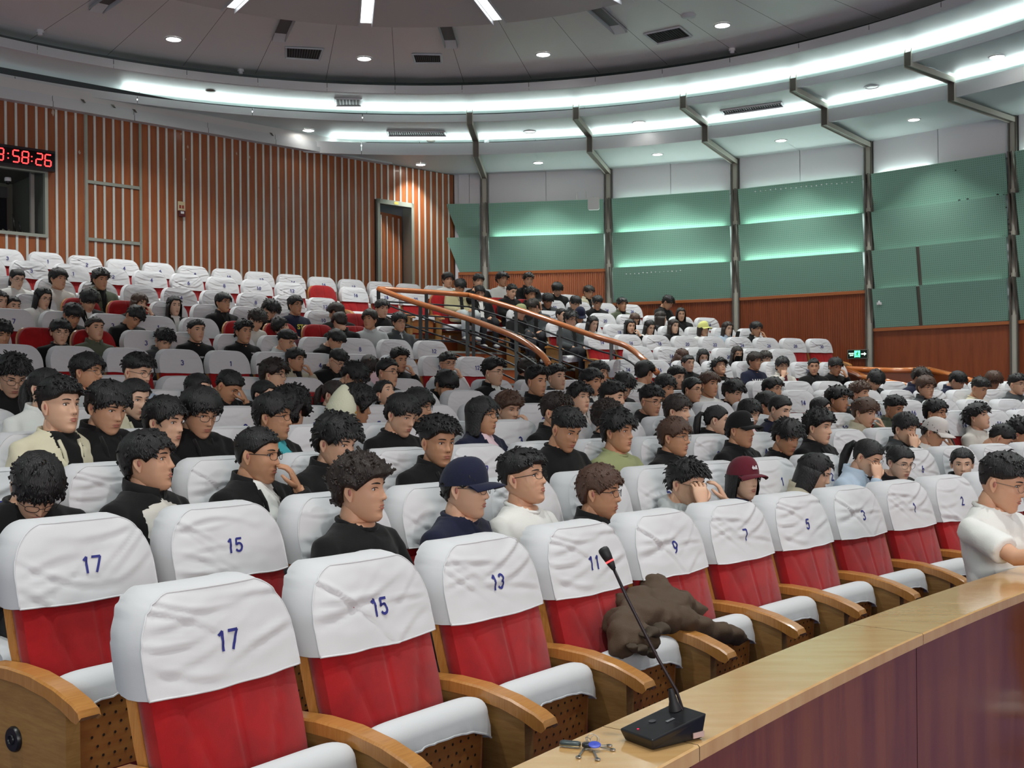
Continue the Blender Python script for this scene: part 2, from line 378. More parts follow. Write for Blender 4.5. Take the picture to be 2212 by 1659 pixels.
# columns with flanges, continuing as ceiling ribs
for k in range(1, len(CPT) - 1):
    a = CA[k]; c = np.array([math.cos(a), math.sin(a)]); t = np.array([-c[1], c[0]])
    def Q(r, s, z): return (K0[0] + c[0] * r + t[0] * s, K0[1] + c[1] * r + t[1] * s, z)
    co = struct(thing('trim_%d' % k, 'pale steel column running up the wall into a ceiling rib', None, (0, 0, 0)))
    m = MB()
    for (s0, s1, r0, r1) in ((-.045, .045, R_W - .06, R_W + .02),):
        V = [Q(r, s, z) for z in (0, ZT) for r in (r0, r1) for s in (s0, s1)]
        m.add(V, [(0, 1, 3, 2), (4, 6, 7, 5), (0, 4, 5, 1), (2, 3, 7, 6), (0, 2, 6, 4), (1, 5, 7, 3)])
    m.build('column_web', M_COLM, co, smooth=False)
    for s in (-.058, .058):
        m = MB(); V = [Q(r, s + e, z) for z in (0, ZT) for r in (R_W - .085, R_W + .02) for e in (-.01, .01)]
        m.add(V, [(0, 1, 3, 2), (4, 6, 7, 5), (0, 4, 5, 1), (2, 3, 7, 6), (0, 2, 6, 4), (1, 5, 7, 3)])
        m.build('column_flange', M_COLS, co, smooth=False)
    # rib path along the stepped ceiling
    Z3, Z2, Z1 = ZT, 6.50, 6.70
    path = [(R_W, Z3 - .07), (R3 - .05, 6.13), (R3 - .05, 6.42), (R2 - .05, 6.42), (R2 - .05, 6.62)]
    for s in (-.05, .05):
        m = MB()
        for (ra, za), (rb, zb2) in zip(path[:-1], path[1:]):
            dr, dz = rb - ra, zb2 - za; l = math.hypot(dr, dz); nr_, nz_ = -dz / l * .035, dr / l * .035
            V = [Q(ra, s - .006, za - .03), Q(ra, s + .006, za - .03), Q(rb, s - .006, zb2 - .03), Q(rb, s + .006, zb2 - .03),
                 Q(ra + .03, s - .006, za + .05), Q(ra + .03, s + .006, za + .05), Q(rb + .03, s - .006, zb2 + .05), Q(rb + .03, s + .006, zb2 + .05)]
            m.add(V, [(0, 1, 3, 2), (4, 6, 7, 5), (0, 4, 5, 1), (2, 3, 7, 6), (0, 2, 6, 4), (1, 5, 7, 3)])
        m.build('rib_flange', M_COLM, co, smooth=False)
    m = MB(); m.grid([[Q(r, -.05, z - .012), Q(r, .05, z - .012)] for r, z in path])
    m.build('rib_web', M_COLS, co, smooth=False)
# the rest of the round wall, out of the picture, closes the room on the right
m = MB(); aa = [CA[-1] - math.radians(8 * k) for k in range(1, 3)]

# ---- straight wood wall on the left
wl = struct(thing('wall_left', 'long wood veneer wall divided by thin aluminium strips', None))
def WP(i, off, z): p = wall_pt(i, off); return (p[0], p[1], z)
I0, I1 = -30, wall_i(990)
m = MB(); zs = [2.0, ZT + .02]
wi = lambda x: wall_i(x)
WIN = (-6.0, wi(103), wall_z(100, 507), wall_z(100, 375))     # control-booth window
DOOR = (wi(820), wi(899), 2.72, wall_z(830, 436))
def wallpanel(i0, i1, z0, z1):
    m.grid([[WP(i0, -.02, z0), WP(i1, -.02, z0)], [WP(i0, -.02, z1), WP(i1, -.02, z1)]])
wallpanel(I0, WIN[0], 2, ZT + .05); wallpanel(WIN[0], WIN[1], 2, WIN[2]); wallpanel(WIN[0], WIN[1], WIN[3], ZT + .05)
wallpanel(WIN[1], DOOR[0], 2, ZT + .05); wallpanel(DOOR[0], DOOR[1], DOOR[3], ZT + .05); wallpanel(DOOR[1], I1 + 3, 2, ZT + .05)
m.build('wall_backing', mat('dark_backing', sr(44, 26, 18), .8), wl, smooth=False)
def vbar(name, i, half, z0, z1, off, mt, th=.02):
    q = MB(); V = [WP(i + e * half / PITCH, o, z) for z in (z0, z1) for o in (-.015, off) for e in (-1, 1)]
    q.add(V, [(0, 1, 3, 2), (4, 6, 7, 5), (0, 4, 5, 1), (2, 3, 7, 6), (0, 2, 6, 4), (1, 5, 7, 3)])
    return q.build(name, mt, wl, smooth=False)
RAIL_T, RAIL_B = wall_z(250, 400), wall_z(250, 522)
FR = (wi(190), wi(307))
for i in range(I0, 58):
    spans = [(2.2, ZT)]
    if WIN[0] - .3 < i < WIN[1] + .2: spans = [(2.2, WIN[2] - .03), (WIN[3] + .03, ZT)]
    elif DOOR[0] - .3 < i < DOOR[1] + .3: spans = [(DOOR[3] + .04, ZT)]
    elif FR[0] + .3 < i < FR[1] - .3: spans = [(2.2, RAIL_B - .03), (RAIL_B + .03, RAIL_T - .03), (RAIL_T + .03, ZT)]
    for z0, z1 in spans: vbar('metal_strip', i, .0185, z0, z1, .018, M_SLAT)
    ip = i + .5
    spans = [(2.2, ZT)]
    if WIN[0] < ip < WIN[1]: spans = [(2.2, WIN[2] - .03), (WIN[3] + .03, ZT)]
    elif DOOR[0] < ip < DOOR[1]: spans = [(DOOR[3] + .04, ZT)]
    elif FR[0] + .2 < ip < FR[1] - .2: spans = [(2.2, RAIL_B - .03), (RAIL_B + .03, RAIL_T - .03), (RAIL_T + .03, ZT)]
    for z0, z1 in spans: vbar('plank', ip, PITCH / 2 - .022, z0, z1, .010, M_PLANK)
vbar('plank', 59.6, .14, 2.2, ZT, .008, M_PLANK)
def hbar(i0, i1, z, h, off, mt, name='metal_rail'):
    q = MB(); V = [WP(i, o, z + e) for e in (-h, h) for o in (-.015, off) for i in (i0, i1)]
    q.add(V, [(0, 1, 3, 2), (4, 6, 7, 5), (0, 4, 5, 1), (2, 3, 7, 6), (0, 2, 6, 4), (1, 5, 7, 3)])
    return q.build(name, mt, wl, smooth=False)
hbar(FR[0], FR[1], RAIL_T, .025, .035, M_FRAME); hbar(FR[0], FR[1], RAIL_B, .025, .035, M_FRAME)
vbar('metal_rail', FR[0], .022, 2.2, ZT, .035, M_FRAME); vbar('metal_rail', FR[1], .022, 2.2, ZT, .035, M_FRAME)
# torn paper / glue marks on the veneer (flat residue, real stains)
gm = mat('peeled_tape', sr(196, 178, 160), .6)
for (x, y, s) in ((118, 243, .06), (175, 330, .04), (410, 318, .03), (405, 345, .02), (516, 332, .03), (544, 340, .03), (607, 406, .03), (652, 406, .02), (396, 290, .02)):
    i = wi(x); z = wall_z(x, y); q = MB()
    pts = [(RNG.uniform(-1, 1) * s * .35, RNG.uniform(-1, 1) * s) for _ in range(1)]
    n_ = 9; V = [WP(i + math.cos(2 * math.pi * k / n_) * s * RNG.uniform(.25, .6) / PITCH, .0305, z + math.sin(2 * math.pi * k / n_) * s * RNG.uniform(.5, 1.2)) for k in range(n_)]
    q.add(V, [tuple(range(n_))]); q.build('peeled_tape', gm, wl, smooth=False)
# window_1: control booth
w1 = struct(thing('window_1', 'control booth window with grey frame in the wood wall', None))
def pbox(mb, i0, i1, o0, o1, z0, z1, mi=0):
    V = [WP(i, o, z) for z in (z0, z1) for o in (o0, o1) for i in (i0, i1)]
    mb.add(V, [(0, 1, 3, 2), (4, 6, 7, 5), (0, 4, 5, 1), (2, 3, 7, 6), (0, 2, 6, 4), (1, 5, 7, 3)], mi); return mb
a0, a1, zb_, zt_ = WIN
for nm, args in (('window_frame', (a1 - .16, a1 + .16, -.05, .035, zb_ - .04, zt_ + .04)), ('window_sill', (a0, a1, -.05, .04, zb_ - .05, zb_)), ('window_head', (a0, a1, -.05, .04, zt_, zt_ + .05))):
    pbox(MB(), *args).build(nm, M_FRAME, w1, smooth=False)
q = MB(); D = -1.6
q.grid([[WP(a0, 0, zb_ - .4), WP(a1 + 2, 0, zb_ - .4)], [WP(a0, D, zb_ - .4), WP(a1 + 2, D, zb_ - .4)]])
q.grid([[WP(a0, D, zb_ - .4), WP(a1 + 2, D, zb_ - .4)], [WP(a0, D, zt_ + .3), WP(a1 + 2, D, zt_ + .3)]])
q.grid([[WP(a1 + .15, -.03, zb_ - .4), WP(a1 + .15, D, zb_ - .4)], [WP(a1 + .15, -.03, zt_ + .3), WP(a1 + .15, D, zt_ + .3)]])
q.grid([[WP(a0, -.03, zt_ + .08), WP(a1 + 2, -.03, zt_ + .08)], [WP(a0, D, zt_ + .08), WP(a1 + 2, D, zt_ + .08)]])
q.build('booth_interior', mat('booth_grey_wall', sr(120, 124, 116), .7), w1, smooth=False)
pbox(MB(), a1 - 2.0, a1 - 1.1, D + .02, D + .1, zb_ - .2, zt_ - .1).build('booth_door', mat('booth_cream_door', sr(196, 198, 180), .6), w1, smooth=False)
pbox(MB(), a1 - 1.55, a1 - 1.25, D + .1, D + .12, zb_, zt_ - .25).build('booth_door_glass', mat('dark_glass', sr(60, 66, 70), .2), w1, smooth=False)
pbox(MB(), a1 - .85, a1 - .5, -.35, -.28, zb_ - .2, zt_ + .05).build('window_mullion', mat('booth_post', sr(170, 166, 160), .5), w1, smooth=False)
bl = thing('roller_blind', 'black roller blind hanging inside the control booth window', 'blind')
pbox(MB(), a0, a1 - 2.0, -.9, -.87, zb_ + .02, zt_ - .3).build('blind_cloth', mat('black_cloth', sr(14, 15, 24), .9), bl, smooth=False)
pbox(MB(), a0, a1 - 2.0, -.92, -.84, zt_ - .3, zt_ - .12).build('blind_box', mat('blind_grey', sr(62, 64, 66), .6), bl, smooth=False)
dk = thing('control_desk', 'brown control desk with small knobs behind the booth window', 'desk')
pbox(MB(), a0, a1 - 1.3, -.7, -.15, zb_ - .1, zb_ + .02).build('desk_top', mat('booth_desk', sr(110, 70, 54), .5), dk, smooth=False)
q = MB()
for k in range(16):
    ix_ = a1 - 4.8 + .2 * k; p_ = wall_pt(ix_, -.3 - .05 * (k % 3)); q.box((p_[0], p_[1], zb_ + .05), (.012, .012, .022))
o = q.build('knobs', M_COLS, dk, smooth=False); o['kind'] = 'stuff'
for k, (xx, yt) in enumerate(((42, 455), (55, 472))):
    rt = thing('antenna', ('taller' if k == 0 else 'shorter') + ' thin black antenna standing inside the booth window', 'antenna', group='antennas in the booth window')
    pa = wall_pt(wi(xx + 4), -.2); z1_ = wall_z(xx, yt)
    q = MB(); q.tube([(pa[0], pa[1], zb_ + .02), (pa[0] - .04, pa[1], z1_ - .02)], [.012, .008], 6); q.build('rod', M_BLACK, rt)
cm = thing('dome_camera', 'white and black dome camera hanging in the booth window', 'camera')
pc = wall_pt(wi(33), -.25); zc = wall_z(33, 385)
q = MB(); q.lathe([(.001, .05), (.045, .05), (.05, .03), (.05, .0), (.046, -.01)], 16, 0, Matrix.Translation((pc[0], pc[1], zc))); q.build('housing', M_WHITE, cm)
q = MB(); q.ell((0, 0, -.015), (.043, .043, .045), 0, Matrix.Translation((pc[0], pc[1], zc))); q.build('dome', M_BLACK, cm)
# digital clock
ck = thing('led_clock', 'black digital wall clock with red numerals above the booth window', 'clock')
ci0, ci1 = -3.3, wi(117); cz0, cz1 = wall_z(100, 372) , wall_z(100, 328)
pbox(MB(), ci0, ci1, .03, .14, cz0, cz1).build('case', mat('clock_case', sr(34, 22, 28), .3), ck, smooth=False)
pbox(MB(), ci0 + .12, ci1 - .12, .14, .143, cz0 + .04, cz1 - .04).build('display', mat('clock_glass', sr(16, 8, 12), .08), ck, smooth=False)
M_LED = mat('red_led', (1, .02, .02, 1), emit=((1, .03, .03, 1), 5.5))
SEGS = {'0': 'abcdef', '1': 'bc', '2': 'abged', '3': 'abgcd', '5': 'afgcd', '6': 'afgedc', '8': 'abcdefg'}
H_ = (cz1 - cz0) * .56; Wd = H_ * .52; zc_ = (cz0 + cz1) / 2
def seg_digit(ch, ic):
    q = MB(); t = H_ * .055
    def P_(u, w): return WP(ic + (u + w * .06) / PITCH, .147, zc_ + w)
    def bar(u0, w0, u1, w1):
        q.tube([P_(u0, w0), P_(u1, w1)], t, 6)
    h, w = H_ / 2, Wd / 2; g = t * .9
    dd = {'a': (-w + g, h, w - g, h), 'b': (w, h - g, w, g), 'c': (w, -g, w, -h + g), 'd': (-w + g, -h, w - g, -h), 'e': (-w, -g, -w, -h + g), 'f': (-w, h - g, -w, g), 'g': (-w + g, 0, w - g, 0)}
    for c_ in SEGS[ch]: bar(*dd[c_])
    q.build('numeral', M_LED, ck)
for ch, x in (('1', -58), ('3', -12 + 10), ('5', 32), ('8', 52), ('2', 82), ('6', 101)):
    seg_digit(ch, wi(x))
for x in (15, 66):
    for dz in (-.035, .035):
        q = MB(); p_ = wall_pt(wi(x), .147); q.ell((0, 0, 0), (.011, .011, .011), 0, Matrix.Translation((p_[0], p_[1], zc_ + dz - .01)), 8, 5); q.build('colon_dot', M_LED, ck)
# fire-alarm notice and call point
nt_ = thing('notice_card', 'small cream instruction card above the fire alarm on the wood wall', 'sign')
pbox(MB(), wi(387), wi(402), .03, .036, wall_z(395, 456), wall_z(395, 436)).build('card', mat('cream_card', sr(206, 190, 150), .6), nt_, smooth=False)
pbox(MB(), wi(390), wi(394), .036, .038, wall_z(395, 451), wall_z(395, 444)).build('print', mat('red_print', sr(150, 50, 40), .6), nt_, smooth=False)
pbox(MB(), wi(396), wi(400), .036, .038, wall_z(395, 451), wall_z(395, 444)).build('print', MATS['red_print'], nt_, smooth=False)
fa = thing('fire_alarm_point', 'dark red fire alarm button box on the wood wall', 'alarm')
pbox(MB(), wi(388), wi(401), .03, .075, wall_z(395, 469), wall_z(395, 456)).build('box', mat('dark_red_plastic', sr(84, 28, 34), .4), fa, smooth=False)
pbox(MB(), wi(391), wi(398), .075, .078, wall_z(395, 463), wall_z(395, 458)).build('window', M_WHITE, fa, smooth=False)
# door_1
d1 = struct(thing('door_1', 'tall doorway in the wood wall with its slatted door ajar', None))
da, db, dz0, dz1 = DOOR
pbox(MB(), da - .02, da + .38, -.08, .05, dz0, dz1 + .05).build('door_jamb', M_FRAME, d1, smooth=False)
pbox(MB(), db - .40, db + .02, -.25, .05, dz0, dz1 + .05).build('door_jamb', M_FRAME, d1, smooth=False)
pbox(MB(), da, db, -.08, .05, dz1 - .04, dz1 + .05).build('door_head', M_FRAME, d1, smooth=False)
q = MB()
q.grid([[WP(da, -1.5, dz0), WP(db, -1.5, dz0)], [WP(da, -1.5, dz1 + .2), WP(db, -1.5, dz1 + .2)]]); q.grid([[WP(da, -.03, dz0), WP(da, -1.5, dz0)], [WP(da, -.03, dz1 + .2), WP(da, -1.5, dz1 + .2)]])
q.grid([[WP(db, -.03, dz0), WP(db, -1.5, dz0)], [WP(db, -.03, dz1 + .2), WP(db, -1.5, dz1 + .2)]])
q.build('doorway_reveal', mat('corridor_white', sr(190, 192, 196), .7), d1, smooth=False)
# leaf hinged on the left, swung a little inwards
leaf = MB(); Lw = (db - da - .8) * PITCH; hx, hy = wall_pt(da + .4, -.06); ang = math.atan2(TX[1], TX[0]) + math.radians(16)
Ml = Matrix.Translation((hx, hy, 0)) @ Matrix.Rotation(ang, 4, 'Z')
leaf.box((Lw / 2, 0, (dz0 + dz1) / 2 - .08), (Lw / 2, .02, (dz1 - dz0) / 2 - .1), 0, Ml)
lf = leaf.build('door_leaf', M_PLANK, d1, smooth=False)
for k in range(4):
    q = MB(); q.box((Lw * (.1 + .25 * k), -.03, (dz0 + dz1) / 2 - .1), (.013, .012, (dz1 - dz0) / 2 - .14), 0, Ml); q.build('door_strip', M_SLAT, lf, smooth=False)
q = MB(); q.box((Lw - .06, -.05, dz0 + 1.05), (.015, .03, .06), 0, Ml); q.build('door_handle', M_FRAME, lf, smooth=False)
ds = thing('door_sticker', 'small yellow sticker on the door head', 'sticker')
pbox(MB(), wi(856), wi(865), .05, .053, dz1 - .02, dz1 + .03).build('paper', mat('yellow_sticker', sr(214, 196, 96), .6), ds, smooth=False)
# ================================================================== CEILING
import bmesh
def KP(r, deg, z): a = math.radians(deg); return (K0[0] + r * math.cos(a), K0[1] + r * math.sin(a), z)
def wall_dist(p): return WD - ((p[0] - C0[0]) * AX[0] + (p[1] - C0[1]) * AX[1])
def clip_to_wall(me, off=0.0):
    V = np.zeros(len(me.vertices) * 3); me.vertices.foreach_get('co', V); V = V.reshape(-1, 3)
    d = WD + off - ((V[:, :2] - C0) @ AX)
    if d.min() > 0: return True
    if d.max() < 0: return False
    bm = bmesh.new(); bm.from_mesh(me); pn = Vector((AX[0], AX[1], 0)); pc = Vector((C0[0], C0[1], 0)) + pn * (WD + off)
    bmesh.ops.bisect_plane(bm, geom=bm.verts[:] + bm.edges[:] + bm.faces[:], plane_co=pc, plane_no=pn, clear_outer=True)
    bm.to_mesh(me); bm.free(); return len(me.polygons) > 0
ce = struct(thing('ceiling', 'stepped circular ceiling of pale metal panels with hidden cove lights', None))
def sector(name, r0, r1, d0, d1, z, mt, th=.02, parent=ce, gap=.004):
    g = math.degrees(gap / r1); d0 += g; d1 -= g
    n = max(2, int(abs(d1 - d0) / 1.9) + 1); m = MB()
    D = np.linspace(d0, d1, n)
    P = [[KP(r, d, zz) for d in D] for r, zz in ((r0 + .002, z + th), (r0 + .002, z), (r1 - .002, z), (r1 - .002, z + th))]
    m.grid(P); me = m.mesh(name, mt, False)
    if not clip_to_wall(me): bpy.data.meshes.remove(me); return None
    return link(name, me, parent)
def fascia(name, r, z0, z1, d0, d1, mt, parent=ce):
    n = max(2, int(abs(d1 - d0) / 1.5) + 1); D = np.linspace(d0 + .03, d1 - .03, n); m = MB()
    P = [[KP(rr, d, zz) for d in D] for rr, zz in ((r + .03, z1), (r, z1), (r, z0), (r + .06, z0))]
    m.grid(P); me = m.mesh(name, mt, False)
    if not clip_to_wall(me): bpy.data.meshes.remove(me); return
    link(name, me, parent)
Z3, Z2, Z1, ZD, ZDI = 6.22, 6.50, 6.71, 6.95, 6.45
for k in range(-18, 14):                          # 11.48 degree bays
    c0 = 87.1 - 11.48 * (k + 1); c1 = c0 + 11.48; mid = (c0 + c1) / 2
    for a, b in ((c0, mid), (mid, c1)):
        sector('ceiling_panel', R3, R_W + .02, a, b, Z3, M_CEIL)
        sector('ceiling_panel', R2, R3 + .42, a, b, Z2, M_CEIL)
    fascia('ceiling_fascia', R3, 6.17, 6.39, c0, c1, M_FASC)
    fascia('ceiling_fascia', R2, 6.46, 6.585, c0, c1, M_FASC)
for k in range(16):
    a = 121.0 - 22.9 * (k - 4)
    sector('ceiling_panel', R1, R2 + .42, a - 22.9, a, Z1, M_CEIL)
# dome panels with radial slots
slots_dome = [109.6 - 22.2 * (k - 4) for k in range(16)]
for k in range(47):
    a = 133.3 + 7.66 * 6 - 7.66 * k
    sector('dome_panel', RD - .2, R1 + .35, a - 7.66, a, ZD, M_CEILD, .02)
    fascia('ceiling_fascia', R1, 6.67, 6.805, a - 7.66, a, M_FASC)
# radial dome slots: a dark strip paints the shade of each recess
for a in slots_dome[2:9]:
    m = MB(); r0, r1, w = 4.2, 6.7, .085
    t = np.array([-math.sin(math.radians(a)), math.cos(math.radians(a))])
    def Q(r, s, z): p = KP(r, a, z); return (p[0] + t[0] * s, p[1] + t[1] * s, z)
    m.grid([[Q(r0, s, ZD - .006), Q(r1 - .25, s, ZD - .006)] for s in (-w, w)], 0)
    m.grid([[Q(r1 - .25, s, ZD - .006), Q(r1, s, ZD - .055)] for s in (-w, w)], 1)
    m.grid([[Q(r1, -w, ZD - .055), Q(r1, w, ZD - .055)], [Q(r1, -w, ZD), Q(r1, w, ZD)]], 1)
    for s in (-w, w): m.grid([[Q(r0, s, ZD), Q(r1, s, ZD)], [Q(r0, s + (.02 if s > 0 else -.02), ZD - .05), Q(r1, s + (.02 if s > 0 else -.02), ZD - .055)]], 1)
    m.build('slot_housing', [mat('slot_dark', sr(70, 72, 74), .5), M_FASC], ce, smooth=False)
# roof over everything so no light leaks through the joints
m = MB(); m.lathe([(.01, 7.4), (R_W + 1, 7.4), (R_W + 1, 6.3)], 48, 0, Matrix.Translation((K0[0], K0[1], 0))); rf = m.build('roof_void', mat('void_dark', sr(60, 60, 60), .9), ce, smooth=False)
# central lowered disc, cut by bright radial slots
sl = [122.0 - 22.9 * k for k in range(-4, 12)]
hw = .085
for k in range(len(sl)):
    a, b = sl[k], sl[k] - 22.9; m = MB(); n = 9
    ra = lambda r: math.degrees(hw / r)
    P = []
    for r in (1.2, 2.4, 3.6, RD):
        P.append([KP(r, d, ZDI) for d in np.linspace(a - ra(r), b + ra(r), n)])
    P.append([KP(RD, d, ZDI + .26) for d in np.linspace(a - ra(RD), b + ra(RD), n)])
    m.grid(P); m.build('disc_panel', mat('disc_dark_panel', sr(196, 194, 192), .45, metal=.15), ce, smooth=False)
m = MB(); m.lathe([(.01, ZDI + .27), (RD - .01, ZDI + .27)], 48, 0, Matrix.Translation((K0[0], K0[1], 0))); m.build('disc_top', M_FASC, ce, smooth=False)
SLN = ['leftmost bright slot light in the round ceiling disc', 'straight bright slot light in the middle of the ceiling disc', 'slanting bright slot light right of the disc middle', 'rightmost slot light at the picture top, barely in view']
for ks, a in enumerate(sl[4:8]):
    t = np.array([-math.sin(math.radians(a)), math.cos(math.radians(a))])
    def Q(r, s, z): p = KP(r, a, z); return (p[0] + t[0] * s, p[1] + t[1] * s, z)
    lt = thing('slot_light', SLN[ks], 'light', (0, 0, 0), group='slot lights in the ceiling disc')
    m = MB(); m.grid([[Q(1.6, -hw + .015, ZDI + .03), Q(RD - .05, -hw + .015, ZDI + .03)], [Q(1.6, hw - .015, ZDI + .03), Q(RD - .05, hw - .015, ZDI + .03)]])
    m.build('diffuser', mat('slot_diffuser', (1, 1, 1, 1), emit=((.95, .98, 1, 1), 3.2)), lt, smooth=False)
    for s in (-hw, hw):
        m = MB(); V = [Q(r, s + e, z) for z in (ZDI - .02, ZDI + .06) for r in (1.6, RD - .0) for e in (-.008, .008)]
        m.add(V, [(0, 1, 3, 2), (4, 6, 7, 5), (0, 4, 5, 1), (2, 3, 7, 6), (0, 2, 6, 4), (1, 5, 7, 3)]); m.build('frame', M_FASC, lt, smooth=False)
# cove light tubes hidden behind the fascia lips (fluorescent battens, 1.2 m each with small gaps)
for Rr, z, n in ((R3 + .15, 6.37, 48), (R2 + .15, 6.565, 44)):
    for k in range(n):
        d0 = 180 - 360 / n * k; mid = d0 - 180 / n
        if wall_dist(KP(Rr, mid, 0)) < .1 or math.sin(math.radians(mid)) < -.55: continue
        m = MB(); D = np.linspace(d0 - .05, d0 - 360 / n + .05, 4)
        m.grid([[KP(Rr - .015, d, z - .02) for d in D], [KP(Rr + .02, d, z + .012) for d in D]])
        m.build('cove_tube', M_COVE, ce, smooth=False)
for r0, r1, z in ((R3, R_W, Z3), (R2, R3 + .4, Z2), (R1, R2 + .4, Z1)):
    m = MB(); D = np.linspace(0, 360, 97); m.grid([[KP(r, d, z + .014) for d in D] for r in (r0 + .01, r1)]); me = m.mesh('ceiling_backing', M_CEIL, False); clip_to_wall(me); link('ceiling_backing', me, ce)
# soffit along the straight wood wall
sf = struct(thing('trim_20', 'white fascia running along the top of the wood wall', None))
z0s, z1s = ZT - .02, ZT + .165
for k in range(9):
    i0_, i1_ = -30 + k * 8.6, -30 + (k + 1) * 8.6 - .06
    if i1_ > 47: i1_ = 47.0
    if i0_ > 46: break
    m = MB(); pbox(m, i0_, i1_, -.05, .16, z0s, (z0s + z1s) / 2 - .004); m.build('lower_fascia', M_FASC, sf, smooth=False)
    m = MB(); pbox(m, i0_, i1_, -.05, .13, (z0s + z1s) / 2 + .004, z1s); m.build('upper_fascia', M_FASC, sf, smooth=False)

m = MB(); pbox(m, -30, 48, -.05, .12, z1s - .01, 6.53); m.build('upper_filler', M_CEILD, sf, smooth=False)
# ---- ceiling fittings
def downlight(px, py, z, label, on=True, r=.10):
    p = at_height(px, py, z)
    t = thing('downlight', label, 'light', (p.x, p.y, z), group='round downlights in the ceiling')
    m = MB(); m.lathe([(r + .022, -.001), (r + .022, -.008), (r, -.014), (r, -.004)], 24); m.build('rim', M_FASC, t)
    m = MB(); m.lathe([(.001, -.006), (r * .6, -.011), (r, -.005)], 24)
    m.build('lens', M_EMW if on else mat('unlit_lens', sr(150, 152, 150), .3, metal=.4), t)
    return p
ord_ = ['first', 'second', 'third', 'fourth', 'fifth', 'sixth', 'seventh', 'eighth', 'ninth', 'tenth', 'eleventh', 'twelfth', 'thirteenth', 'fourteenth', 'fifteenth', 'sixteenth', 'seventeenth', 'eighteenth', 'nineteenth', 'twentieth',
        'twenty-first', 'twenty-second', 'twenty-third', 'twenty-fourth', 'twenty-fifth', 'twenty-sixth', 'twenty-seventh', 'twenty-eighth', 'twenty-ninth', 'thirtieth']
for k, (x, y) in enumerate(((389, 84), (800, 126), (1187, 117), (1575, 54))): downlight(x, y, ZD, '%s lit downlight from the left in the grey dome ring' % ord_[k], r=.105)
for k, (x, y) in enumerate(((677, 281), (1391, 264), (2167, 122))): downlight(x, y, Z2, '%s lit downlight from the left in the middle ceiling ring' % ord_[k], r=.10)
for k, (x, y) in enumerate(((1155, 284), (1895, 187))): downlight(x, y, Z2, ('unlit round fitting above the white wireless box' if k == 0 else 'unlit round fitting between two ceiling ribs, far right'), False, .10)
for k, (x, y) in enumerate(((918, 355), (1172, 351), (1430, 333), (1697, 303), (1985, 258))): downlight(x, y, Z3, '%s lit downlight from the left in the outer ceiling ring' % ord_[k], r=.092)
for k, (x, y, z) in enumerate(((467, 196, Z1), (941, 304, Z2))):
    p = at_height(x, y, z); t = thing('round_cover', ('flat round cover in the bright inner ring' if k == 0 else 'flat round cover below the long black vent'), 'ceiling cover', (p.x, p.y, z), group='flat round ceiling covers')
    m = MB(); m.lathe([(.001, -.02), (.07, -.018), (.085, -.001)], 20); m.build('plate', M_COLS, t)
def spot(deg, r, z, power, rad=.1, spread=115, col=(.97, 1, .96)):
    p = KP(r, deg, z)
    if wall_dist(p) < .3: return
    d = bpy.data.lights.new('downlight_lamp', 'AREA'); d.shape = 'DISK'; d.size = rad * 2; d.energy = power; d.color = col; d.spread = math.radians(spread)
    o = bpy.data.objects.new('downlight_lamp', d); COL.objects.link(o); o.location = (p[0], p[1], z - .02)
for k in range(12): spot(143.4 - 22.3 * k, 7.4, ZD, 60)
for k in range(6): spot(70.2 - 33.8 * k, 10.15, Z2, 18, spread=80)
for k in range(10): spot(92.9 - 11.48 * k, 11.75, Z3, 24, spread=95)
# smoke detectors
for k, (x, y, z, lb) in enumerate(((101, 65, ZD, 'white smoke detector nearest the left edge of the dome ring'), (533, 150, ZD, 'white smoke detector beside the rim of the dome ring, left of the vents'), (1595, 105, ZD, 'white smoke detector below the fourth dome downlight'), (1061, 303, Z2, 'grey round detector beside the first ceiling rib'))):
    p = at_height(x, y, z); t = thing('smoke_detector', lb, 'detector', (p.x, p.y, z), group='smoke detectors')
    m = MB(); m.lathe([(.05, 0), (.052, -.03), (.048, -.04)], 18); m.build('base', M_WHITE, t)
    m = MB(); m.lathe([(.001, -.075), (.03, -.072), (.036, -.05), (.036, -.035)], 18); m.build('sensor', M_WHITE, t)
p = at_height(1502, 33, ZD); t = thing('ceiling_disc', 'flat white round disc above the square dome vent', 'ceiling cover', (p.x, p.y, ZD)); m = MB(); m.lathe([(.001, -.025), (.1, -.022), (.11, 0)], 24); m.build('plate', M_FASC, t)
# ceiling vents
def vent(corners, z, label, n=14):
    P = [at_height(x, y, z) for x, y in corners]          # near-left, near-right, far-right, far-left in image order
    c = sum(P, Vector()) / 4
    t = thing('ceiling_vent', label, 'vent', tuple(c), group='ceiling air vents')
    P = [q - c for q in P]
    def L(u, v, dz=0): q = (P[0] * (1 - u) + P[1] * u) * (1 - v) + (P[3] * (1 - u) + P[2] * u) * v; return (q.x, q.y, dz)
    m = MB(); m.add([L(0, 0, -.004), L(1, 0, -.004), L(1, 1, -.004), L(0, 1, -.004)], [(0, 1, 2, 3)]); m.build('cavity', mat('vent_cavity', sr(24, 24, 24), .8), t, smooth=False)
    for (u0, v0, u1, v1) in ((0, 0, 1, 0), (1, 0, 1, 1), (1, 1, 0, 1), (0, 1, 0, 0)):
        m = MB(); m.tube([L(u0, v0, -.01), L(u1, v1, -.01)], .018, 4); m.build('frame', M_FASC, t, smooth=False)
    for k in range(n):
        u = (k + .5) / n; m = MB(); a_, b_ = L(u, .06, -.006), L(u, .94, -.006); m.tube([a_, b_], .009, 3); m.build('slat', mat('vent_slat', sr(62, 62, 62), .5), t, smooth=False)
vent([(631, 123), (703, 128), (712, 104), (631, 100)], ZD, 'square black vent between the first two dome downlights')
vent([(910, 134), (967, 134), (966, 116), (904, 115)], ZD, 'smaller dark vent right of the second dome downlight')
vent([(1433, 93), (1508, 77), (1482, 56), (1405, 72)], ZD, 'slanting square vent left of the fourth dome downlight')
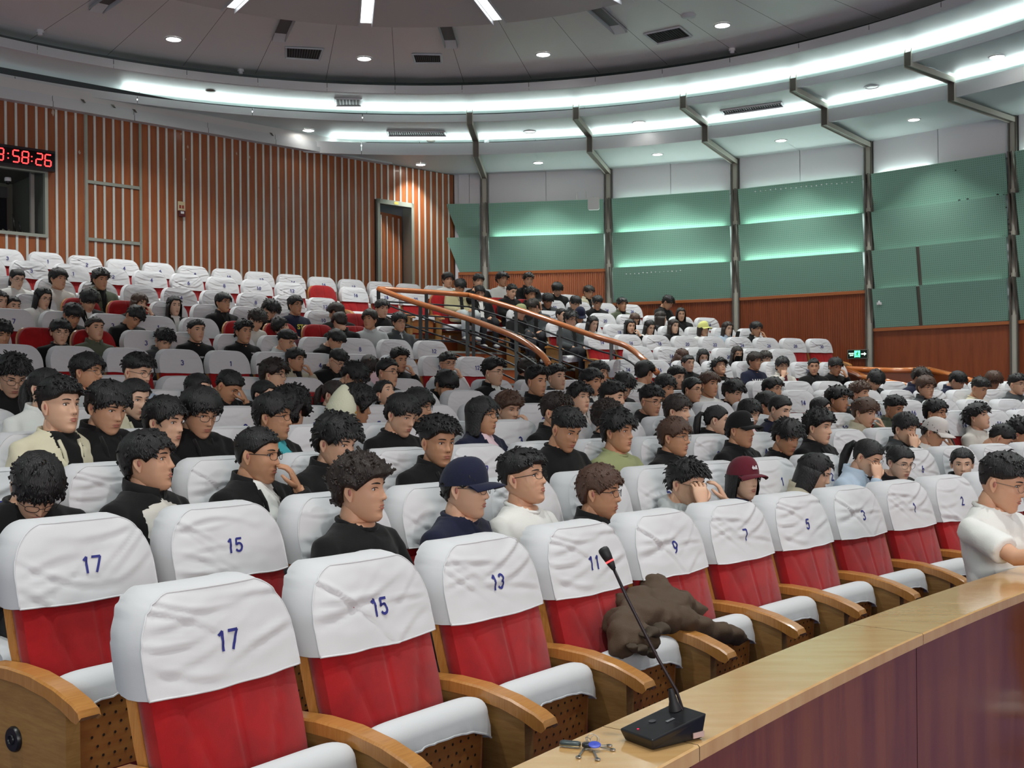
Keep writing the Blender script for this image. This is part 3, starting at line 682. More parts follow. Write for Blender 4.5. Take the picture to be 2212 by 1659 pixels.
vent([(737, 227), (792, 227), (792, 212), (735, 211)], Z1, 'small framed vent in the bright inner ring', 8)
vent([(849, 292), (975, 292), (970, 283), (847, 281)], Z2, 'long narrow vent above the doorway end of the wood wall', 26)
vent([(1575, 246), (1704, 228), (1698, 219), (1568, 237)], Z2, 'long slanting vent between the third and fourth ceiling ribs', 26)
for k, (x, y) in enumerate(((176, 222), (241, 233), (287, 243), (583, 293))):
    t = thing('fascia_clip', ('first', 'second', 'third', 'last')[k] + ' small dark flap from the left on the white fascia', 'clip', group='small flaps on the fascia')
    m = MB(); i_ = wi(x); z_ = wall_z(x, y); m.add([WP(i_ - .25, .165, z_ + .02), WP(i_ + .1, .165, z_ + .02), WP(i_ + .35, .165, z_ - .03), WP(i_ + .1, .165, z_ - .03), WP(i_ + .1, .19, z_ - .02)], [(0, 1, 2, 3), (0, 1, 4), (3, 2, 4)])
    m.build('flap', M_COLS, t, smooth=False)

# ================================================================== WALL FITTINGS
def on_bay(x, y, k, off=0.0):
    p, d, n, L = bay(k); g, kk = px_ray(x, y)
    A = np.array([[g, -d[0]], [1, -d[1]]]); q = p + n * off
    Y, s = np.linalg.solve(A, q); return s, CAMZ - kk * Y, Vector((g * Y, Y, CAMZ - kk * Y))
def bay_matrix(k, s, off, z):
    p, d, n, L = bay(k); q = p + d * s + n * off
    return Matrix(((d[0], -n[0], 0, q[0]), (d[1], -n[1], 0, q[1]), (0, 0, 1, z), (0, 0, 0, 1)))   # x along wall, -y into the room
# exit sign in bay 3 (1592..1881)
s, z, _ = on_bay(1855, 765, 3, .07)
ex = thing('exit_sign', 'green lit emergency exit sign with running man and arrow', 'sign'); ex.matrix_world = bay_matrix(3, s, .07, z)
m = MB(); m.box((0, 0, 0), (.185, .02, .085)); m.build('case', mat('sign_frame', sr(140, 138, 128), .4, metal=.4), ex, smooth=False)
m = MB(); m.box((0, -.021, 0), (.172, .003, .072)); m.build('face', mat('sign_face', sr(8, 30, 18), .3), ex, smooth=False)
M_GRN = mat('sign_green', (.1, 1, .35, 1), emit=((.08, 1, .3, 1), 3.2)); M_GRNW = mat('sign_pale', (.7, 1, .8, 1), emit=((.65, 1, .8, 1), 2.4))
m = MB()
for a_, b_ in (((-.045, 0), (.006, .06)), ((.045, 0), (.006, .06)), ((0, .058), (.05, .006))): m.box((a_[0] - .005, -.026, a_[1]), (b_[0], .002, b_[1]))
m.box((-.005, -.0255, 0), (.04, .001, .055)); m.build('doorway_symbol', M_GRN, ex, smooth=False)
m = MB(); m.ell((.002, -.028, .037), (.010, .003, .010)); m.tube([(-.002, -.028, .024), (-.008, -.028, -.008)], [.011, .010], 6); m.tube([(-.008, -.028, -.008), (.012, -.028, -.022), (.006, -.028, -.045)], .006, 6)
m.tube([(-.008, -.028, -.008), (-.022, -.028, -.026), (-.036, -.028, -.03)], .006, 6); m.tube([(-.002, -.028, .022), (.02, -.028, .012), (.03, -.028, .02)], .005, 6); m.tube([(-.004, -.028, .02), (-.024, -.028, .014), (-.028, -.028, -.002)], .005, 6)
m.build('running_man_symbol', mat('sign_dark_green', sr(4, 60, 30), .5), ex, smooth=False)
m = MB(); m.box((.095, -.026, 0), (.03, .002, .01)); m.add([(.12, -.027, .032), (.158, -.027, 0), (.12, -.027, -.032)], [(0, 1, 2)]); m.build('arrow', M_GRNW, ex, smooth=False)
tv, tf = text_arrays('安全出口', .028); m = MB(); m.add(np.stack([tv[:, 0], np.full(len(tv), -.027), tv[:, 1]], 1) + np.array([-.105, 0, .012]), tf)
tv, tf = text_arrays('EXIT', .034); m.add(np.stack([tv[:, 0], np.full(len(tv), -.027), tv[:, 1]], 1) + np.array([-.105, 0, -.022]), tf); m.build('lettering', M_GRNW, ex, smooth=False)
# wireless box with two antennas, bay 1
s, z, _ = on_bay(1290, 440, 1, .2)
ap = thing('wireless_box', 'white wireless access box with two rod antennas on green panels', 'wireless box'); ap.matrix_world = bay_matrix(1, s, .2, z)
def rbox(mb, c, h, r=.02, n=4, mi=0):
    pts = []
    for sx, sz, a0_ in ((1, 1, 0), (-1, 1, 90), (-1, -1, 180), (1, -1, 270)):
        for k in range(n + 1):
            a_ = math.radians(a0_ + 90 * k / n); pts.append((c[0] + sx * (h[0] - r) + r * math.cos(a_), c[2] + sz * (h[2] - r) + r * math.sin(a_)))
    N = len(pts); V = [(x_, c[1] - h[1], z_) for x_, z_ in pts] + [(x_, c[1] + h[1], z_) for x_, z_ in pts]
    mb.add(V, [tuple(range(N)), tuple(range(2 * N - 1, N - 1, -1))] + [(i, i + N, (i + 1) % N + N, (i + 1) % N) for i in range(N)], mi)
m = MB(); rbox(m, (0, 0, 0), (.115, .03, .125), .03); m.build('housing', mat('white_plastic', sr(226, 226, 224), .4), ap, smooth=True, angle=40)
m = MB(); m.tube([(-.04, .02, .125), (0, .02, .155), (.04, .02, .125)], .008, 6); m.build('bracket', MATS['white_plastic'], ap)
m = MB(); m.box((-.24, .0, .1), (.13, .008, .008)); m.build('bar', MATS['white_plastic'], ap, smooth=False)
for dx in (-.335, -.15): m = MB(); m.tube([(dx, 0, .11), (dx, 0, .25)], .014, 8); m.build('antenna', MATS['white_plastic'], ap)
# wall switch, bay 4
s, z, _ = on_bay(1902, 653, 4, .13)
sw = thing('wall_switch', 'small square white switch on the lowest green panel', 'switch'); sw.matrix_world = bay_matrix(4, s, .10, z)
m = MB(); rbox(m, (0, 0, 0), (.045, .012, .045), .008); m.build('plate', MATS['white_plastic'], sw, smooth=False)
m = MB(); rbox(m, (0, -.014, 0), (.018, .004, .03), .004); m.build('rocker', M_WHITE, sw, smooth=False)
# black mould specks & peeled glue specks on the green panels
def specks(pts, k, off, mt, nm, r):
    m = MB()
    for x, y in pts:
        s, z, P = on_bay(x, y, k, off); m.box(tuple(P), (r * RNG.uniform(.6, 1.6), r * .5, r * RNG.uniform(.6, 1.2)))
    o = m.build(nm, mt, wr, smooth=False); o['kind'] = 'stuff'
specks([(2073, 368), (2176, 421), (2163, 420), (2080, 433), (2098, 430), (2181, 448), (2185, 474), (2186, 484), (2187, 497), (2188, 505), (2187, 596)], 4, .14, M_BLACK, 'mould_specks', .012)
specks([(1640 + 11 * k, 413 - 1.05 * k + RNG.uniform(-1, 1)) for k in range(20)], 3, .14, M_WHITE, 'glue_specks', .009)
specks([(1358 + 9 * k, 592 - .6 * k + RNG.uniform(-1, 1)) for k in range(14)], 2, .135, M_WHITE, 'glue_specks', .008)

# ================================================================== HANDRAILS of the stairwell between the seating blocks
def rail_pts(lst): return [at_depth(x, y, Y) for x, y, Y in lst]
def Yc(x, y, R): return on_circle(x, y, C0, R).y
Ytop = Yc(822, 624, 35.0)
Lr = [(822, 624, Yc(822, 624, 34.95)), (866, 641, Yc(866, 641, 34.5)), (912, 656.5, Yc(912, 656, 34.0)), (960, 671, Yc(960, 671, 33.5)), (1030, 694, Yc(1030, 694, 32.75)), (1085, 715, Yc(1085, 715, 32.05)), (1118, 729, Yc(1118, 729, 31.65)), (1150, 748, Yc(1150, 748, 31.25)), (1172, 766, Yc(1172, 766, 31.0)), (1188, 788, Yc(1188, 788, 30.8))]
Rr_ = [(822, 624, Yc(822, 624, 34.95)), (900, 629, Yc(900, 629, 34.95)), (1000, 636, Yc(1000, 636, 34.9)), (1026, 640, Yc(1026, 640, 34.85)), (1118, 667, Yc(1118, 667, 34.1)), (1213, 700, Yc(1213, 700, 33.2)), (1289, 727, Yc(1289, 727, 32.3)), (1352, 746, Yc(1352, 746, 31.7)), (1390, 775, Yc(1390, 775, 31.2)), (1421, 806, Yc(1421, 806, 30.85))]
def floor_at(p):
    r = math.hypot(p[0] - C0[0], p[1] - C0[1]); a = math.atan2(p[1] - C0[1], p[0] - C0[0])
    for r_in, r_out, i in edges:
        if r_in <= r < r_out: return floor_z(i, a) if i else 0.0
    return 0.0
def handrail(spec, name, label, posts, closed_top):
    P = rail_pts(spec); t = thing(name, label, 'railing', group='stairwell railings')
    sm = []
    for i in range(len(P) - 1):
        p0, p1, p2, p3 = P[max(i - 1, 0)], P[i], P[i + 1], P[min(i + 2, len(P) - 1)]
        for k in range(4):
            u = k / 4; sm.append(.5 * ((2 * p1) + (p2 - p0) * u + (2 * p0 - 5 * p1 + 4 * p2 - p3) * u * u + (3 * p1 - p0 - 3 * p2 + p3) * u ** 3))
    sm.append(P[-1])
    m = MB(); m.tube(sm, .042, 12); m.build('handrail', M_RAIL, t)
    zs_ = [p.z - floor_at(p) for p in sm]
    for drop in (.19, .38, .57, .76):
        m = MB(); m.tube([p - Vector((0, 0, drop)) for p in sm], .014, 6); m.build('bar', M_BMETAL, t)
    # posts where the photo has them
    for px in posts:
        best = min(sm, key=lambda p: abs(proj(p)[0] - px)); zf = min(floor_at(best), best.z - .85)
        m = MB(); m.box((best.x, best.y, (best.z - .03 + zf) / 2), (.027, .027, (best.z - .03 - zf) / 2)); m.build('post', M_BMETAL, t, smooth=False)
    return t
handrail(Lr, 'stair_railing', 'curved wooden handrail on black bars, beside the left seating block', (822, 916, 1012, 1118), True)
handrail(Rr_, 'stair_railing', 'curved wooden handrail on black bars, beside the right seating block', (930, 1026, 1118, 1213, 1322), False)
# low timber railing below the exit sign
t = thing('low_railing', 'low wooden partition rail below the green exit sign', 'railing')
def pole(lst, r, nm, mt, par):
    m = MB(); m.tube([at_depth(*q) for q in lst], r, 8); m.build(nm, mt, par)
pole([(1826, 797, 18.2), (1870, 816, 17.0), (1965, 836, 15.6)], .05, 'handrail', M_RAIL, t); pole([(1830, 797, 18.2), (1930, 801, 18.0), (2008, 799, 17.8)], .05, 'handrail', M_RAIL, t); pole([(2006, 799, 17.8), (2060, 812, 17.2), (2150, 838, 16.0)], .05, 'handrail', M_RAIL, t)
for lst in (((1826, 797, 18.2), (1965, 836, 15.6)), ((1830, 797, 18.2), (2008, 799, 17.8)), ((2006, 799, 17.8), (2150, 838, 16.0))):
    a_, b_ = at_depth(*lst[0]), at_depth(*lst[1]); m = MB()
    m.grid([[tuple(a_), tuple(b_)], [(a_.x, a_.y, 0), (b_.x, b_.y, 0)]]); m.build('board', mat('partition_board', sr(122, 60, 30), .4), t, smooth=False)

# ================================================================== FRONT DESK (curved ledge) and what stands on it
RF, RN, ZTAB = 22.79, 22.545, 0.78
dtop = thing('curved_desk', 'long curved varnished wooden desk running along the front row', 'desk')
def polar_a(p): return math.atan2(p[1] - C0[1], p[0] - C0[0])
aj = polar_a(at_height(1975, 1367, ZTAB)); ai = polar_a(at_height(1270, 1565, ZTAB))
step = ai - aj
cuts = [aj - step * 2.2 * k for k in (3, 2, 1)] + [aj, ai] + [ai + step * 1.6, ai + step * 3.0]
for a_, b_ in zip(cuts[:-1], cuts[1:]):
    n = 14; A_ = np.linspace(a_ + .00006, b_ - .00006, n)
    m = MB(); prof = ((RF, ZTAB - .032), (RF, ZTAB - .003), (RF - .004, ZTAB), (RN + .004, ZTAB), (RN, ZTAB - .004), (RN, ZTAB - .035), (RN + .02, ZTAB - .035))
    m.grid([[arc_pt(r, q, z, C0) for q in A_] for r, z in prof]); m.build('top_board', M_DESK, dtop, smooth=True, angle=30)
for a_, b_ in zip([cuts[0], cuts[1], cuts[2], cuts[3], cuts[4], cuts[5]], cuts[1:]):
    A_ = np.linspace(a_ + .0001, b_ - .0001, 14); m = MB()
    m.grid([[arc_pt(r, q, z, C0) for q in A_] for r, z in ((RN + .022, ZTAB - .035), (RN + .022, 0), (RN + .045, 0))]); m.build('front_panel', M_DESKF, dtop, smooth=True, angle=30)
A_ = np.linspace(cuts[0], cuts[-1], 60); m = MB(); m.grid([[arc_pt(r, q, z, C0) for q in A_] for r, z in ((RF - .03, ZTAB - .03), (RF - .03, 0))]); m.build('back_panel', M_DESKF, dtop)

# microphone
mp = at_height(1420, 1597, ZTAB); mic = thing('gooseneck_microphone', 'black gooseneck desk microphone with glowing red ring', 'microphone', tuple(mp))
# base: wedge; long axis runs from the lower left (front) to the upper right
e1 = (at_height(1345, 1600, ZTAB) - mp); e2 = (at_height(1490, 1585, ZTAB) - mp)
ax_ = (e2 - e1).normalized(); yaw = math.atan2(ax_.y, ax_.x)
Mm = Matrix.Rotation(yaw + math.radians(18), 4, 'Z')
L_, B_ = .078, .052
V = []
for (z, sx, sy) in ((.0, .90, .86), (.004, .92, .9)):
    for (u, v) in ((-1, -1), (1, -1), (1, 1), (-1, 1)): V.append((u * L_ * sx, v * B_ * sy, z))
for (dz, sx) in ((0, 1.0), (.005, 1.02)):
    for (u, v) in ((-1, -1), (1, -1), (1, 1), (-1, 1)): V.append((u * L_ * sx, v * B_ * sx, (.020 if u < 0 else .050) + dz))
V2 = [(-L_ * 1.02, -B_ * .7, .0255), (-L_ * 1.02, B_ * .7, .0255)]
Fq = [(3, 2, 1, 0)]
for b0 in (0, 4, 8): Fq += [(b0 + i, b0 + (i + 1) % 4, b0 + 4 + (i + 1) % 4, b0 + 4 + i) for i in range(4)]
Fq += [(12, 13, 14, 15)]
m = MB(); m.add(V, Fq, 0, Mm); me = m.mesh('base', M_BLACK, False); me = solidify_via(me, [('BEVEL', dict(width=.004, segments=3, limit_method='ANGLE', angle_limit=.5))]); link('base', me, mic)
m = MB(); tz = lambda u: .0255 + .030 * (u + 1) / 2 + .0004
def on_top(u, v, d=0.0006): return (u * L_, v * B_, tz(u) + d)
for (u, v, r_) in ((-.45, .1, .004),):
    m.add([on_top(-.2 + .1 * math.cos(a_), .35 + .16 * math.sin(a_)) for a_ in np.linspace(0, 2 * math.pi, 12, endpoint=False)], [tuple(range(12))], 0, Mm)
m.build('button', mat('grey_button', sr(62, 62, 66), .4), mic, smooth=False)
m = MB(); m.add([on_top(-.78 + .03 * math.cos(a_), .25 + .05 * math.sin(a_), .001) for a_ in np.linspace(0, 2 * math.pi, 8, endpoint=False)], [tuple(range(8))], 0, Mm); m.build('indicator', mat('tiny_red_led', (1, 0, .05, 1), emit=((1, .02, .08, 1), 1.6)), mic, smooth=False)
m = MB()
for k in range(5): m.box((0.0 + .0046 * k, -.012, tz(.05 * k) + .0008), (.0017, .0035, .0003), 0, Mm)
m.build('print', mat('silver_print', sr(190, 192, 196), .3, metal=.6), mic, smooth=False)
m = MB(); m.box((L_ * .72, -B_ * .965, .012), (.016, .0012, .006), 0, Mm); m.build('sticker', mat('pale_sticker', sr(196, 168, 160), .5), mic, smooth=False)
M_SOFT = mat('black_rubber', sr(24, 22, 24), .6)
b0 = Mm @ Vector((.052, .018, tz(.6)))
m = MB(); m.lathe([(.014, 0), (.0125, .012), (.009, .022), (.0085, .03), (.0062, .045), (.0045, .05)], 14, 0, Matrix.Translation(b0) @ Matrix.Rotation(-.2, 4, 'Y')); m.build('neck_socket', M_SOFT, mic)
Ym = (mp.y + b0.y)
base_w = mp + b0 + Vector((0, 0, .04))
pth = [(1467, 1545), (1450, 1492), (1410, 1420), (1385, 1370), (1345, 1288), (1319, 1228), (1306, 1205), (1299, 1190)]
dep = np.linspace(base_w.y, base_w.y + .03, len(pth))
PW = [at_depth(x, y, Y_) - mp for (x, y), Y_ in zip(pth, dep)]
m = MB(); m.tube([base_w - mp - Vector((0, 0, .012))] + PW[:6], .0037, 8); m.build('gooseneck', mat('dark_brown_metal', sr(42, 32, 36), .4, metal=.3), mic)
a_, b_ = PW[5], PW[7]; d_ = (b_ - a_).normalized(); 
m = MB(); m.tube([a_ - d_ * .002, a_ + d_ * .012, a_ + d_ * .016], [.005, .0085, .0092], 14); m.build('head_stem', M_SOFT, mic)
m = MB(); m.tube([a_ + d_ * .016, a_ + d_ * .0195], .0096, 16); m.build('light_ring', mat('red_ring', (1, .02, .03, 1), emit=((1, .03, .03, 1), 6)), mic)
m = MB(); m.tube([a_ + d_ * .0195, a_ + d_ * .032, a_ + d_ * .045, a_ + d_ * .050, a_ + d_ * .0525], [.0094, .0115, .0125, .0108, .005], 16); m.build('mic_head', M_SOFT, mic)
# keys
kp = at_height(1250, 1622, ZTAB); ks = thing('key_bunch', 'bunch of keys with black fob and round blue tag on the desk', 'keys', tuple(kp))
sc = kp.y / F_PX                                 # metres per px at this depth
def kx(x, y, z=.004): p = at_height(x, y, ZTAB) - kp; return Vector((p.x, p.y, z))
m = MB(); rr = []
A1, B1 = kx(1197, 1612), kx(1240, 1616)
m.tube([A1 + Vector((0, 0, .004)), A1 + (B1 - A1) * .12 + Vector((0, 0, .004)), A1 + (B1 - A1) * .9 + Vector((0, 0, .004)), B1 + Vector((0, 0, .004))], [.006, .0095, .0095, .007], 12, flat=.62); m.build('key_fob', mat('fob_grey', sr(54, 64, 66), .35), ks)
m = MB(); m.tube([A1 + Vector((0, 0, .001)), B1 + Vector((0, 0, .001))], .0096, 12, flat=.25); m.build('fob_edge', mat('fob_gold', sr(176, 160, 120), .3, metal=.8), ks)
cb = kx(1271, 1622); m = MB(); m.lathe([(.001, .0115), (.0118, .0115), (.0132, .0105), (.0132, .0095), (.001, .0095)], 22, 0, Matrix.Translation(cb) @ Matrix.Rotation(.25, 4, 'X')); m.build('blue_tag', mat('blue_tag_plastic', sr(62, 78, 184), .4), ks)
m = MB(); m.lathe([(.001, .008), (.012, .008), (.012, .002), (.001, .002)], 18, 0, Matrix.Translation(kx(1256, 1618))); m.build('dark_tag', M_BLACK, ks)
for (p1, p2) in (((1250, 1618), (1236, 1638)), ((1268, 1625), (1277, 1643)), ((1285, 1618), (1310, 1622)), ((1282, 1614), (1303, 1613))):
    a_, b_ = kx(*p1, .003), kx(*p2, .003); d_ = (b_ - a_); n_ = Vector((-d_.y, d_.x, 0)).normalized()
    m = MB(); m.lathe([(.001, .001), (.0062, .001), (.0062, -.001), (.001, -.001)], 12, 0, Matrix.Translation(b_))
    w = .0022; m.add([a_ + n_ * w + Vector((0, 0, .001)), a_ - n_ * w + Vector((0, 0, .001)), b_ - n_ * w + Vector((0, 0, .001)), b_ + n_ * w + Vector((0, 0, .001)), a_ + n_ * w - Vector((0, 0, .001)), a_ - n_ * w - Vector((0, 0, .001)), b_ - n_ * w - Vector((0, 0, .001)), b_ + n_ * w - Vector((0, 0, .001))],
              [(0, 1, 2, 3), (7, 6, 5, 4), (0, 4, 5, 1), (1, 5, 6, 2), (2, 6, 7, 3), (3, 7, 4, 0)])
    m.build('key', mat('key_steel', sr(170, 166, 160), .3, metal=.9), ks, smooth=False)
for k, (x, y, r_, tl) in enumerate(((1266, 1606, .011, .9), (1272, 1609, .010, 1.2), (1258, 1609, .008, .4))):
    c_ = kx(x, y, .010); R_ = Matrix.Rotation(tl, 3, 'X') @ Matrix.Rotation(.3 * k, 3, 'Y'); m = MB()
    m.tube([c_ + R_ @ Vector((r_ * math.cos(q), r_ * math.sin(q), 0)) for q in np.linspace(0, 2 * math.pi, 20, endpoint=False)], .0009, 5, closed=True, caps=False); m.build('ring', MATS['key_steel'], ks)
# ================================================================== SEATS
REC = 0.28                                        # recline of the back: y of the front face falls by REC per metre of height
def fy0(z): return (0.90 - z) * REC
def ns(x, y, z, f=1.0): return noise.noise(Vector((x * f, y * f, z * f)))
ZB, ZTOP = .36, 1.024
def hw(z, top=ZTOP, w=.233, r=.165):
    base = w * (.90 + .10 * min(1, (z - .3) / .35))
    d = z - (top - r)
    if d <= 0: return base
    return base - .125 + .125 * math.sqrt(max(0, 1 - (d / r) ** 2))
def panel_grid(z0, z1, nz, nx, off, wfun, bulge, disp):
    P = []
    for j in range(nz + 1):
        t = j / nz; z = z0 + (z1 - z0) * (1 - (1 - t) ** 1.35)
        w = wfun(z); row = []
        for i in range(nx + 1):
            u = -1 + 2 * i / nx; x = u * w
            b = bulge * (1 - abs(u) ** 3.5) * (1 - max(0, (z - (z1 - .07)) / .07) ** 2 * .6)
            row.append((x, fy0(z) + off + b + disp(x, z), z))
        P.append(row)
    return P
def seam(x, z):
    d = 0
    t = (z - ZB) / (.9 - ZB)
    for xs, w in ((0.0, .7), (.05 + .17 * max(0, t) ** 1.5, 1), (-.05 - .17 * max(0, t) ** 1.5, 1)):
        d -= .0075 * w * math.exp(-((x - xs) / .0065) ** 2)
    return d + .006 * math.exp(-((x) / .11) ** 2) * math.exp(-((z - .55) / .12) ** 2)
def shell(name, P, depth, mats, nb=3, inset=.012, backslope=0.0, hem=False, sag=0.0):
    """front grid P + rounded gusset + back face"""
    P = np.array(P); nz, nx = P.shape[0] - 1, P.shape[1] - 1; m = MB(); m.grid(P, 0)
    left = [P[j, 0] for j in range(nz + 1)]; top = [P[nz, i] for i in range(1, nx)]; right = [P[j, nx] for j in range(nz, -1, -1)]
    out = np.array(left + top + right); cen = np.array([0, 0, P[:, :, 2].mean()])
    rows = [out]
    for k in range(1, nb + 1):
        t = k / nb; r = out.copy(); r[:, 1] -= depth * t
        bl = math.sin(t * math.pi) * .010 - (inset * t ** 3)
        d = out - cen; d[:, 1] = 0; l = np.linalg.norm(d, axis=1)[:, None]; r += d / l * bl
        r[:, 2] += backslope * t * (out[:, 2] > P[:, :, 2].mean() + .05)
        rows.append(r)
    m.grid(rows, 0, flip=True)
    last = rows[-1]; nl = len(left); B = []
    for j in range(nz + 1):
        a = last[j]; b = last[len(last) - 1 - j]
        if j == nz: B.append([a] + list(last[nl:nl + nx - 1]) + [b])
        else: B.append([a + (b - a) * i / nx for i in range(nx + 1)])
    m.grid(B, 0, flip=True)
    return m
def wrinkle(seed):
    rg = random.Random(seed * 17 + 5); folds = []
    for k in range(9):
        side = rg.choice((-1, 1, 1)); x0 = side * rg.uniform(.10, .22); z0 = rg.uniform(.80, 1.0); sl_ = rg.uniform(-.55, .55) + (.25 if side > 0 else -.25); cv = rg.uniform(-2, 2)
        folds.append((x0, z0, sl_, cv, rg.uniform(.004, .009), rg.uniform(.008, .016), rg.uniform(.09, .2)))
    s = seed * 13.7
    def f(x, z):
        d = .006 * ns(x * 5 + s, z * 9, s) + .0025 * ns(x * 14 - s, z * 30, 7.7)
        if seed >= 6: d *= .8
        for x0, z0, sl_, cv, am, w, ln in folds:
            dx = x - x0; t = (z - (z0 + sl_ * dx + cv * dx * dx)) / w
            d += (am * (.45 if seed >= 6 else 1)) * t * math.exp(-t * t + .5) * math.exp(-(dx / ln) ** 2)
        u = abs(x) / .25; return d * min(1, (1 - u ** 6) + .15)
    return f
ZC0 = .792
def hemz(u, seed): return 0.0
def make_cover(seed):
    wr_ = wrinkle(seed); P = []
    nz, nx = 30, 38
    for j in range(nz + 1):
        t = j / nz; row = []
        for i in range(nx + 1):
            u = -1 + 2 * i / nx
            zlow = ZC0 + .006 * ns(u * 2 + seed, 1, 1) - .012 * (1 - u * u) * .3
            z = zlow + (1.036 - zlow) * (1 - (1 - t) ** 1.3); w = hw(z, 1.038, .246, .165)
            b = .022 * (1 - abs(u) ** 3.5) * (1 - max(0, (z - .966) / .07) ** 2 * .6)
            row.append((u * w, fy0(z) + .014 + b + wr_(u * w, z), z))
        P.append(row)
    return P
NCOV = 10
cover_fn = [wrinkle(s) for s in range(NCOV)]
m_edge = mat('cover_hem', sr(232, 232, 235), .7)
cover_me = []
for s in range(NCOV):
    P = make_cover(s); m = shell('headrest_cover', P, .150, None, nb=4, inset=.014, backslope=.012)
    # hem and seam piping
    P = np.array(P); nz = P.shape[0] - 1; nx = P.shape[1] - 1
    edge = [tuple(P[j, 0]) for j in range(nz + 1)] + [tuple(P[nz, i]) for i in range(1, nx)] + [tuple(P[j, nx]) for j in range(nz, -1, -1)]
    m.tube(edge, .0028, 4, 0); m.tube([tuple(q) for q in P[0]], .0030, 4, 0)
    cover_me.append(m.mesh('headrest_cover', M_COVER, True))
crump_me = cover_me
back_me = shell('backrest', panel_grid(ZB, ZTOP, 20, 48, 0, lambda z: hw(z), .024, seam), .07, None, nb=3).mesh('backrest', M_RED, True)
def wood_shell():
    P = panel_grid(.30, ZTOP - .004, 12, 8, -.055, lambda z: hw(z, ZTOP + .004, .240), 0, lambda x, z: 0)
    return shell('back_shell', P, .052, None, nb=2, inset=.02).mesh('back_shell', M_WOOD, True, 40)
shell_me = wood_shell()
# tip-up seat pan: profile swept across x.  'up' = folded, 'down' = sat on
def rollpath(n=8, r=.043, cy=.215, cz=.565):
    return [(cy - r * math.cos(t), cz + r * math.sin(t)) for t in np.linspace(-.35, math.pi + .1, n)]
def pan_cover(up):
    m = MB(); nx = 26; rows = []
    for i in range(nx + 1):
        u = -1 + 2 * i / nx; e = abs(u) ** 7; x = u * .240; s = 1 - .30 * e; row = []
        if up:
            row.append((x, .160, .47))
            cy_, cz_, r_ = .222, .560, .058
            for t in np.linspace(-.25, math.pi + .15, 12): row.append((x, cy_ - r_ * math.cos(t) * s, cz_ + (r_ * math.sin(t) if math.sin(t) > 0 else 0) * s))
            hemd = .022 + .050 * abs(u) ** 3 + .004 * ns(u * 6, 2, 5); wv = .004 * ns(u * 9, 1, 9)
            row.append((x, .284 - .012 * e + wv, .560 - hemd * .5)); row.append((x, .284 - .010 * e + wv * 1.6, .560 - hemd))
        else:
            row.append((x, .10, .462)); row.append((x, .25, .470))
            for t in np.linspace(math.pi / 2, -.6, 6): row.append((x, .50 + .055 * math.cos(t) * s, .415 + .055 * math.sin(t) * s))
            row.append((x, .545, .37 - .02 * abs(u)))
        rows.append(row)
    m.grid(rows, 0, flip=True)
    if up:
        m.tube([r[-1] for r in rows], .0035, 5)
        for sgn in (0, nx): b = rows[sgn]; m.add([(b[0][0], y, z) for _, y, z in b], [tuple(range(len(b)))])
    else:
        for sgn in (0, nx): b = rows[sgn]; m.add([(b[0][0], y, z) for _, y, z in b], [tuple(range(len(b)))])
    return m.mesh('seat_cover', M_COVER, True, 55)
def pan_body(up):
    m = MB()
    if up:
        rows = [[(x, .185, .40), (x, .190, .55), (x, .225, .575), (x, .252, .55), (x, .248, .30), (x, .235, .285), (x, .17, .32)] for x in np.linspace(-.226, .226, 9)]
    else:
        rows = [[(x, .06, .36), (x, .07, .44), (x, .50, .45), (x, .535, .41), (x, .50, .36), (x, .30, .345)] for x in np.linspace(-.228, .228, 9)]
    m.grid(rows, 0, wrapv=True)
    for r in (rows[0], rows[-1]): m.add(r, [tuple(range(len(r)))])
    return m.mesh('seat_cushion', M_RED, True, 40)
def pan_perf(up):
    m = MB()
    if up: A = lambda u, v, d=0: (u * .208, .2475 + .014 * v + .010 * (1 - u * u) + d, .31 + .245 * v)
    else: A = lambda u, v, d=0: (u * .208, .12 + .36 * v, .35 - d)
    m.grid([[A(u, v, .004) for v in np.linspace(0, 1, 4)] for u in np.linspace(-1, 1, 9)], 0)
    rim = [A(-1, 0, .004), A(-1, 1, .004), A(1, 1, .004), A(1, 0, .004)]
    m.tube(rim + [rim[0]], .004, 4, 0)
    return m.mesh('perforated_board', M_PERF, True, 30)
def pan_holes(up):
    m = MB()
    if up: A = lambda u, v: (u * .208, .2475 + .014 * v + .010 * (1 - u * u) + .0052, .31 + .245 * v)
    else: return None
    for j in range(7):
        for i in range(9):
            u = -.84 + 1.68 * (i + (.5 if j % 2 else 0)) / 9.2; v = .07 + .125 * j
            c = A(u, v); m.add([(c[0] + .0048 * math.cos(q), c[1], c[2] + .0048 * math.sin(q)) for q in np.linspace(0, 2 * math.pi, 6, endpoint=False)], [tuple(range(6))])
    return m.mesh('holes', M_HOLE, False)
PAN = {u: (pan_cover(u), pan_body(u), pan_perf(u), pan_holes(u)) for u in (True, False)}
def arm_me():
    prof = [(-.03, .608), (-.02, .634), (.10, .640), (.22, .634), (.34, .612), (.43, .583), (.462, .566), (.470, .548), (.455, .535), (.43, .540), (.38, .562), (.30, .585), (.16, .605), (.02, .608)]
    m = MB(); rows = [[(x * .034, y, z - (0.006 if abs(x) > .99 else 0)) for y, z in prof] for x in (-1, -.82, .82, 1)]
    m.grid(rows, 0, wrapv=True)
    for k in (0, -1): m.add(rows[k], [tuple(range(len(prof)))])
    return m.mesh('armrest', M_WOOD, True, 35)
def side_me():
    m = MB(); prof = [(.0, .02), (.0, .612), (.16, .604), (.30, .584), (.385, .56), (.385, .02)]
    rows = [[(x, y, z) for y, z in prof] for x in (-.022, .022)]; m.grid(rows, 0, wrapv=True)
    for k in (0, -1): m.add(rows[k], [tuple(range(len(prof)))])
    return m.mesh('side_panel', M_WOODD, False)
ARM, SIDE = arm_me(), side_me()
